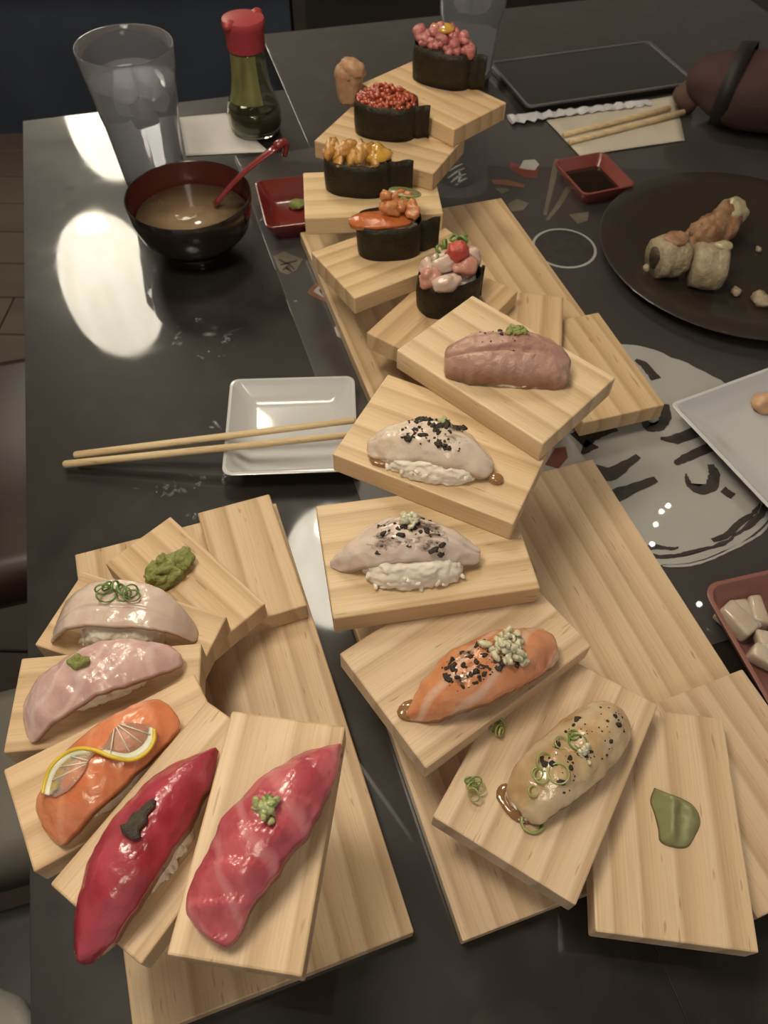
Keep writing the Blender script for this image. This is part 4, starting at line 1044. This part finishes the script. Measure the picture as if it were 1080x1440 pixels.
t = nigiri('seared white fish nigiri with exposed rice and a garlic mound on the lower board', (0.0135, 0.2530), 3.5, zB(5))
rice_bed(t, 0.060, 0.026, 0.018, 10, 0.004, -0.006, 260)
top = fish_slice(t, 'seared_white_fish', 0.092, 0.032, 0.033, 0.004, 0.012, 0.20, 0.30, 0.006, bend=0.005, drop=0.012, amp=0.0011, seed=23, p=1.7,
                 extra=lambda s, v: -0.0012 * math.exp(-((v + 0.15 + (s - 0.6) * 0.5) / 0.10) ** 2) * (1 if s > 0.25 else 0))
mince(t, top, 0.06, 0.25, 34, (0.05, 0.13), 0.0025, 'garlic', 'minced_garlic', 25, 0.004)
flakes(t, top, 80, (-0.40, 0.45), (-0.8, 0.6), 0.0019, 27)
q = top(0.34, -0.75)
MB().blob((q.x, q.y - 0.0005, q.z + 0.0006), (0.0042, 0.0022, 0.0012), 10, 6, 0.0012, 300, rot=0.7).build('char_piece', 'char', t)

t = nigiri('torched pale fish nigiri with black char flakes on the board under the topmost', (0.0290, 0.3215), -12.0, zB(6))
rice_bed(t, 0.058, 0.025, 0.014, 11, 0.002, -0.006, 240)
top = fish_slice(t, 'seared_pale_fish', 0.083, 0.034, 0.029, 0.008, 0.008, 0.40, 0.45, 0.006, bend=0.003, drop=0.012, amp=0.0012, seed=29, p=2.2,
                 extra=lambda s, v: 0.0010 * math.sin(v * 7 + s * 2))
flakes(t, top, 95, (-0.45, 0.45), (-0.7, 0.8), 0.0024, 31)
mince(t, top, 0.18, 0.55, 12, (0.06, 0.12), 0.0022, 'green_garlic', 'green_paste', 33, 0.001)
MB().blob((0.044, -0.006, 0.0018), (0.0055, 0.0045, 0.0030), 14, 8, flat=0.0001).build('sauce_drop', 'sauce', t)
MB().blob((-0.030, -0.009, 0.0015), (0.009, 0.004, 0.0014), 14, 8, 0.001, 200, flat=0.0002).build('sauce_glaze', 'sauce', t)

t = nigiri('brownish pink seared tuna nigiri with green paste on the topmost middle board', (0.0810, 0.3885), -3.0, zB(7))
rice_bed(t, 0.050, 0.024, 0.010, 12, 0.004, -0.004, 160)
top = fish_slice(t, 'pink_tuna', 0.0845, 0.037, 0.029, 0.014, 0.014, 0.60, 0.74, 0.015, bend=0.001, drop=0.013, amp=0.0014, seed=33, p=2.6,
                 extra=lambda s, v: -0.0040 * math.exp(-((v + 0.42 - s * 0.05) / 0.07) ** 2) * (1 if s < 0.3 else max(0, 1 - (s - 0.3) * 3)) - 0.0030 * math.exp(-((v - 0.30 + s * 0.15) / 0.06) ** 2))
mince(t, top, 0.10, 0.42, 26, (0.07, 0.13), 0.0023, 'wasabi', 'green_paste', 35, 0.003)
flakes(t, top, 40, (-0.5, 0.3), (-0.5, 0.7), 0.0014, 37, 'char', 'pepper_specks')

# ---- back stand: sushi wrapped in seaweed -----------------------------
def gunkan(label, mid, ang, z, a, b, h, flap, seed, flap_rise=0.0):
    t = thing('gunkan_sushi', label, 'sushi', (mid[0], mid[1], z + 0.0001), R(ang), 'seaweed-wrapped sushi on the back stand')
    n = 56; path = []
    for k in range(n + 1):
        th = -0.35 + 2 * PI * k / n * 1.0
        c, s = math.cos(th), math.sin(th)
        r = (abs(c) ** 2.6 + abs(s) ** 2.6) ** (-1 / 2.6)
        g = 1 + 0.02 * (k / n)
        path.append(Vector((a * c * r * g, b * s * r * g, 0)))
    # the loose end of the sheet runs on past the roll
    d = Vector((0.96, 0.25, 0)).normalized()
    tail = path[-1]
    for k in range(1, 8):
        path.append(tail + d * flap * k / 7 + Vector((0, -0.0012 * math.sin(k), 0)))
    loops = []
    for k, p in enumerate(path):
        pa = path[max(k - 1, 0)]; pb = path[min(k + 1, len(path) - 1)]
        tn = (pb - pa).normalized(); nr = Vector((tn.y, -tn.x, 0))
        hh = h + 0.0011 * n3(p, 90, seed)
        lo = []
        for j in range(6):
            q = j / 5; bul = 0.0010 * math.sin(q * PI) + 0.0004 * n3((p.x, p.y, q * 0.03), 160, seed)
            lo.append(p + nr * bul + Vector((0, 0, 0.0002 + hh * q)))
        for j in range(6):
            q = 1 - j / 5; bul = 0.0010 * math.sin(q * PI) + 0.0004 * n3((p.x, p.y, q * 0.03), 160, seed)
            lo.append(p + nr * (bul - 0.0007) + Vector((0, 0, 0.0002 + hh * q)))
        loops.append(lo)
    MB().loft(loops).build('nori_wrap', 'nori', t)
    mb = MB()
    mb.lathe([(0.97, 0.0006), (0.97, h - 0.009), (0.6, h - 0.006), (0.01, h - 0.005)], 32, M=Matrix.Diagonal((a * 0.95, b * 0.95, 1, 1)))
    rnd = random.Random(seed)
    for _ in range(80):
        th = rnd.uniform(0, 2 * PI); rr = rnd.uniform(0, 0.85) ** 0.5
        mb.blob((a * 0.9 * rr * math.cos(th), b * 0.9 * rr * math.sin(th), h - 0.0068), (0.0026, 0.0012, 0.0012), 6, 4, rot=qrot(0, rnd.uniform(-0.4, 0.4), th * 3))
    mb.build('rice', 'rice', t)
    return t
def pile(parent, n, ax, ay, z0, hz, size, mat, name, seed, el=1.4, amp=0.35, kind=None, seg=10):
    rnd = random.Random(seed); mb = MB()
    for k in range(n):
        th = rnd.uniform(0, 2 * PI); rr = rnd.uniform(0, 1) ** 0.5
        x, y = ax * rr * math.cos(th), ay * rr * math.sin(th)
        z = z0 + hz * (1 - rr * rr) * rnd.uniform(0.4, 1.0)
        r = size * rnd.uniform(0.75, 1.2)
        qt = qrot(rnd.uniform(-0.5, 0.5), rnd.uniform(-0.5, 0.5), rnd.uniform(0, 6))
        mb.blob((x, y, z), (r * el, r, r * 0.85), seg, 8, r * amp, 300, rot=qt, seed=k)
    return mb.build(name, mat, parent, kind=kind)

G7 = gunkan('seaweed roll topped with minced pink tuna and a yellow egg dab', (0.0505, 0.8168), -25, zC(7), 0.0310, 0.0205, 0.033, 0.016, 41)
pile(G7, 60, 0.027, 0.015, 0.033, 0.015, 0.0046, 'tuna_mince', 'tuna_mince', 42)
MB().blob((-0.030, 0.004, 0.038), (0.0075, 0.007, 0.0062), 16, 12, 0.0018, 160).build('tuna_mince', 'tuna_mince', G7)
MB().blob((0.028, -0.006, 0.034), (0.006, 0.007, 0.0055), 16, 12, 0.0018, 160).build('tuna_mince', 'tuna_mince', G7)
MB().blob((-0.004, 0.001, 0.0465), (0.0115, 0.0085, 0.0045), 20, 12, 0.001, 90).build('egg_dab', 'yolk', G7)
G6 = gunkan('seaweed roll heaped with shiny orange-red roe', (-0.0062, 0.7454), -12, zC(6), 0.0300, 0.0205, 0.031, 0.014, 43)
pile(G6, 260, 0.0285, 0.0185, 0.0300, 0.0120, 0.0024, 'roe', 'roe', 44, 1.0, 0.0, 'stuff', 10)
G5 = gunkan('seaweed roll filled with glistening amber sea urchin', (-0.0311, 0.6749), -6, zC(5), 0.0305, 0.0205, 0.0305, 0.0220, 45)
for k in range(11):
    x = -0.025 + 0.0040 * k
    MB().blob((x, 0.003 * math.sin(k * 2.3) - 0.001, 0.0325 + 0.0025 * math.cos(k * 1.7)), (0.0055, 0.0155, 0.0070), 16, 12, 0.0032, 210, rot=qrot(0.1 * math.sin(k), 0.2, 0.5 * math.sin(k * 1.3)), seed=k).build('urchin_tongue', 'urchin', G5)
MB().blob((0.019, -0.001, 0.0335), (0.012, 0.0135, 0.0055), 18, 12, 0.0035, 150).build('urchin_tongue', 'yolk', G5)
MB().blob((-0.030, -0.001, 0.0315), (0.0035, 0.004, 0.003), 10, 8, 0.0006, 200).build('pink_tip', 'pink_seafood', G5)
G4 = gunkan('seaweed roll with an orange salmon slice and chopped orange seafood', (-0.0008, 0.6024), 7, zC(4), 0.0280, 0.0185, 0.031, 0.0175, 47)
fish_slice(G4, 'orange_slice', 0.056, 0.026, 0.036, 0.032, 0.033, 0.35, 0.6, 0.005, bend=-0.003, tilt=0.0, drop=0.003, amp=0.0006, seed=49, name='salmon_slice').__class__
sl = G4.children[-1]; sl.location.x = -0.008
for k, (x, y, z, r) in enumerate(((0.000, 0.000, 0.040, 0.0085), (0.011, 0.003, 0.041, 0.0080), (0.020, -0.002, 0.039, 0.0075), (0.006, 0.009, 0.044, 0.0070), (-0.002, 0.006, 0.048, 0.0060), (0.016, 0.008, 0.042, 0.0065))):
    MB().blob((x, y, z), (r * 1.15, r * 0.85, r * 0.9), 18, 14, 0.0042, 130, rot=k * 1.1, seed=k * 3.3).build('seafood_chunk', 'orange_meat', G4)
mb = MB().lathe([(0.001, 0.0), (0.014, 0.0), (0.014, 0.0016), (0.001, 0.0016)], 28)
cu = mb.build('cucumber_slice', 'cucumber', G4); cu.location = (0.015, 0.017, 0.0435); cu.rotation_euler = (-0.30, 0.12, -0.1)
MB().ring((0, 0, 0.0008), 0.0140, 0.0006, 28, 6).build('rind', 'pale_scallion', cu)
pile(G4, 8, 0.008, 0.004, 0.044, 0.004, 0.0016, 'scallion', 'green_bits', 48).location = (0.014, 0.004, 0)
G3 = gunkan('seaweed roll with pink and white seafood, red relish and scallion', (0.0521, 0.5506), 30, zC(3), 0.0275, 0.0195, 0.031, 0.004, 51)
for k, (x, y, z, r, m) in enumerate(((-0.012, -0.014, 0.034, (0.013, 0.0075, 0.007), 'white_seafood'), (-0.024, -0.004, 0.036, (0.008, 0.007, 0.0075), 'pink_seafood'), (-0.006, 0.004, 0.040, (0.011, 0.010, 0.008), 'white_seafood'), (0.010, -0.006, 0.038, (0.011, 0.009, 0.008), 'pink_seafood'), (0.020, 0.004, 0.037, (0.009, 0.009, 0.008), 'white_seafood'), (-0.018, 0.008, 0.037, (0.008, 0.007, 0.007), 'white_seafood'), (0.008, 0.010, 0.040, (0.010, 0.008, 0.007), 'pink_seafood'))):
    MB().blob((x, y, z), tuple(1.12 * c_ for c_ in r), 18, 14, 0.0040, 110, seed=k * 2.7).build('seafood_chunk', m, G3)
MB().blob((0.006, 0.001, 0.0485), (0.0100, 0.0095, 0.0090), 20, 14, 0.0030, 150).build('red_relish', 'red_relish', G3)
for k, (x, y, z) in enumerate(((-0.006, 0.010, 0.050), (0.001, 0.013, 0.051), (0.016, 0.008, 0.0535), (0.018, 0.012, 0.052), (-0.013, 0.005, 0.046), (0.010, 0.014, 0.053))):
    MB().ring((x, y, z), 0.0038, 0.0010, 16, 6, qrot(0.9 + 0.4 * math.sin(k), 0.5 * math.cos(k * 2), k), 0.8).build('scallion_ring', 'scallion', G3)
# battered prawn behind the roe roll
t = thing('fried_prawn', 'curled orange and cream prawn piece standing behind the roe roll', 'prawn', (*(-0.0435, 0.7983), zC(6) + 0.0002), R(-15))
loops = []
for k in range(15):
    q_ = k / 14; z_ = 0.0005 + 0.040 * q_
    r_ = 0.0155 * (0.62 + 0.5 * q_) * math.sqrt(max(0.02, 1 - max(0, (q_ - 0.62) / 0.39) ** 2))
    lo = []
    for j in range(24):
        a_ = 2 * PI * j / 24
        g_ = 1 - 0.28 * math.exp(-(((a_ - 4.9 + PI) % (2 * PI) - PI) / 0.30) ** 2) + 0.13 * noise.noise(Vector((math.cos(a_) * 2.4, math.sin(a_) * 2.4, q_ * 6)))
        lo.append(Vector((r_ * g_ * math.cos(a_) - 0.003 * (1 - q_), r_ * 0.8 * g_ * math.sin(a_), z_)))
    loops.append(lo)
MB().loft(loops).build('prawn_body', 'prawn_flesh', t)
MB().blob((0.001, 0.000, 0.0330), (0.0150, 0.0115, 0.0095), 24, 16, 0.0040, 130).build('orange_top', 'prawn_orange', t)

# ---- rolls on the dark plate -----------------------------------------
def roll(label, loc, rz, tilt, r, ln, seed, fill=True):
    t = thing('cut_roll', label, 'sushi', loc, rz, 'cut rolls on the dark plate')
    M = Matrix.Translation((0, 0, r * 0.93)) @ Matrix.Rotation(tilt, 4, 'Y') 
    loops = []
    for k in range(13):
        q = k / 12; x = -ln / 2 + ln * q; rr = r * (0.90 + 0.10 * min(1, math.sin(q * PI) * 2.2))
        loops.append([M @ Vector((x, math.cos(2 * PI * j / 28) * rr * (1 + 0.16 * noise.noise(Vector((q * 4, math.cos(2 * PI * j / 28) * 2, math.sin(2 * PI * j / 28) * 2 + seed * 7)))), math.sin(2 * PI * j / 28) * rr * (1 + 0.16 * noise.noise(Vector((q * 4, math.cos(2 * PI * j / 28) * 2, math.sin(2 * PI * j / 28) * 2 + seed * 7 + 3)))))) for j in range(28)])
    MB().loft(loops).build('rice_layer', 'roll_rice', t)
    if fill:
        mb = MB().lathe([(r * 0.55, -ln / 2 - 0.0008), (r * 0.55, -ln / 2 + 0.003)], 20)
        mb.v = [M @ Vector((p.z, p.x * (0.8 + 0.1 * math.sin(i)), p.y)) for i, p in enumerate(mb.v)]
        mb.build('filling', 'roll_filling', t)
    return t
zp = 0.0092
r1 = roll('pale cut roll slice with a dark filling facing left on the dark plate', (*(0.2871, 0.6809), zp), R(14), 0.0, 0.0215, 0.031, 1)
r2 = roll('pale cut roll slice at the right of its pair with a creamy dab', (*(0.3226, 0.6631), zp), R(-8), 0.0, 0.0225, 0.031, 2, False)
MB().blob((0.008, 0.004, 0.0435), (0.009, 0.007, 0.004), 14, 10, 0.0012, 160).build('cream_dab', 'roll_cream', r2)
MB().blob((0.002, 0.0, 0.0405), (0.013, 0.012, 0.004), 14, 10, 0.002, 160).build('brown_crust', 'roll_fry', r1)
t = thing('cut_roll', 'browned roll end piece leaning up behind the two pale slices', 'sushi', (*(0.3454, 0.7293), zp), R(40), 'cut rolls on the dark plate')
MB().blob((0, 0, 0.016), (0.041, 0.019, 0.0185), 30, 20, 0.009, 75, rot=qrot(0, -0.28, 0), flat=0.0).build('fried_body', 'roll_fry', t)
MB().blob((0.029, 0.002, 0.030), (0.015, 0.015, 0.011), 20, 12, 0.005, 110).build('cream_top', 'roll_cream', t)
MB().blob((-0.020, 0.004, 0.022), (0.012, 0.011, 0.008), 18, 12, 0.006, 150).build('brown_flakes', 'roll_fry', t)
def crumb(label, px, r, seed):
    o = MB().blob((0, 0, r[2] * 0.7), r, 14, 10, r[0] * 0.35, 140, seed=seed, flat=0.0).build('rice_crumb', 'roll_rice')
    tag(o, label, 'crumb', (px[0], px[1], zp), seed * 0.7)
crumb('small pale crumb right of the cut rolls', (0.3548, 0.6480), (0.007, 0.005, 0.004), 2)
crumb('larger torn pale scrap of roll at the right frame edge', (0.3772, 0.6340), (0.013, 0.010, 0.006), 3)
crumb('tiny pale crumb just left of the first roll slice', (0.2702, 0.6827), (0.005, 0.004, 0.004), 5)
crumb('tiny pale crumb above the torn scrap at right', (0.3984, 0.7222), (0.005, 0.003, 0.003), 7)

# ---- pickles, wasabi, shrimp in the side dishes -----------------------
for k, (px, r, lb) in enumerate((((0.2644, 0.2683), (0.030, 0.026, 0.016), 'translucent pale pickle chunk nearest the corner of the dusty red dish'), ((0.2738, 0.2431), (0.026, 0.024, 0.015), 'translucent pale pickle chunk cut by the right frame edge'))):
    mb = MB(); rnd = random.Random(k + 5)
    for j_ in range(3):
        mb.box(((j_ - 1) * r[0] * 0.28, rnd.uniform(-0.003, 0.003), r[2] * 0.5 + 0.001), (r[0] * 0.45, r[1] * rnd.uniform(0.75, 1.0), r[2] * rnd.uniform(0.7, 1.0)), rnd.uniform(-0.4, 0.4))
    mb.v = [v_ + Vector((rnd.uniform(-0.002, 0.002), rnd.uniform(-0.002, 0.002), rnd.uniform(-0.001, 0.001))) for v_ in mb.v]
    for v_ in mb.v: v_.z = max(v_.z, 0.0)
    o = mb.build('pickle_chunk', 'pickle', bevel=0.0025)
    tag(o, lb, 'pickle', (px[0], px[1], 0.0045), k * 0.9 + 0.3)
o = MB().blob((0, 0, 0.007), (0.014, 0.010, 0.008), 18, 12, 0.004, 90, seed=3, flat=0.0).build('ginger_slice', 'ginger')
tag(o, 'orange sliver of food on the large white plate', 'food', (*(0.3398, 0.4877), 0.0065))
o = MB().blob((0, 0, 0.004), (0.009, 0.008, 0.005), 20, 14, 0.003, 200, seed=6, flat=0.0).build('wasabi', 'wasabi')
tag(o, 'small wasabi dab in the red dish half hidden by the back stand', 'wasabi', (*(-0.1067, 0.7930), 0.0045))
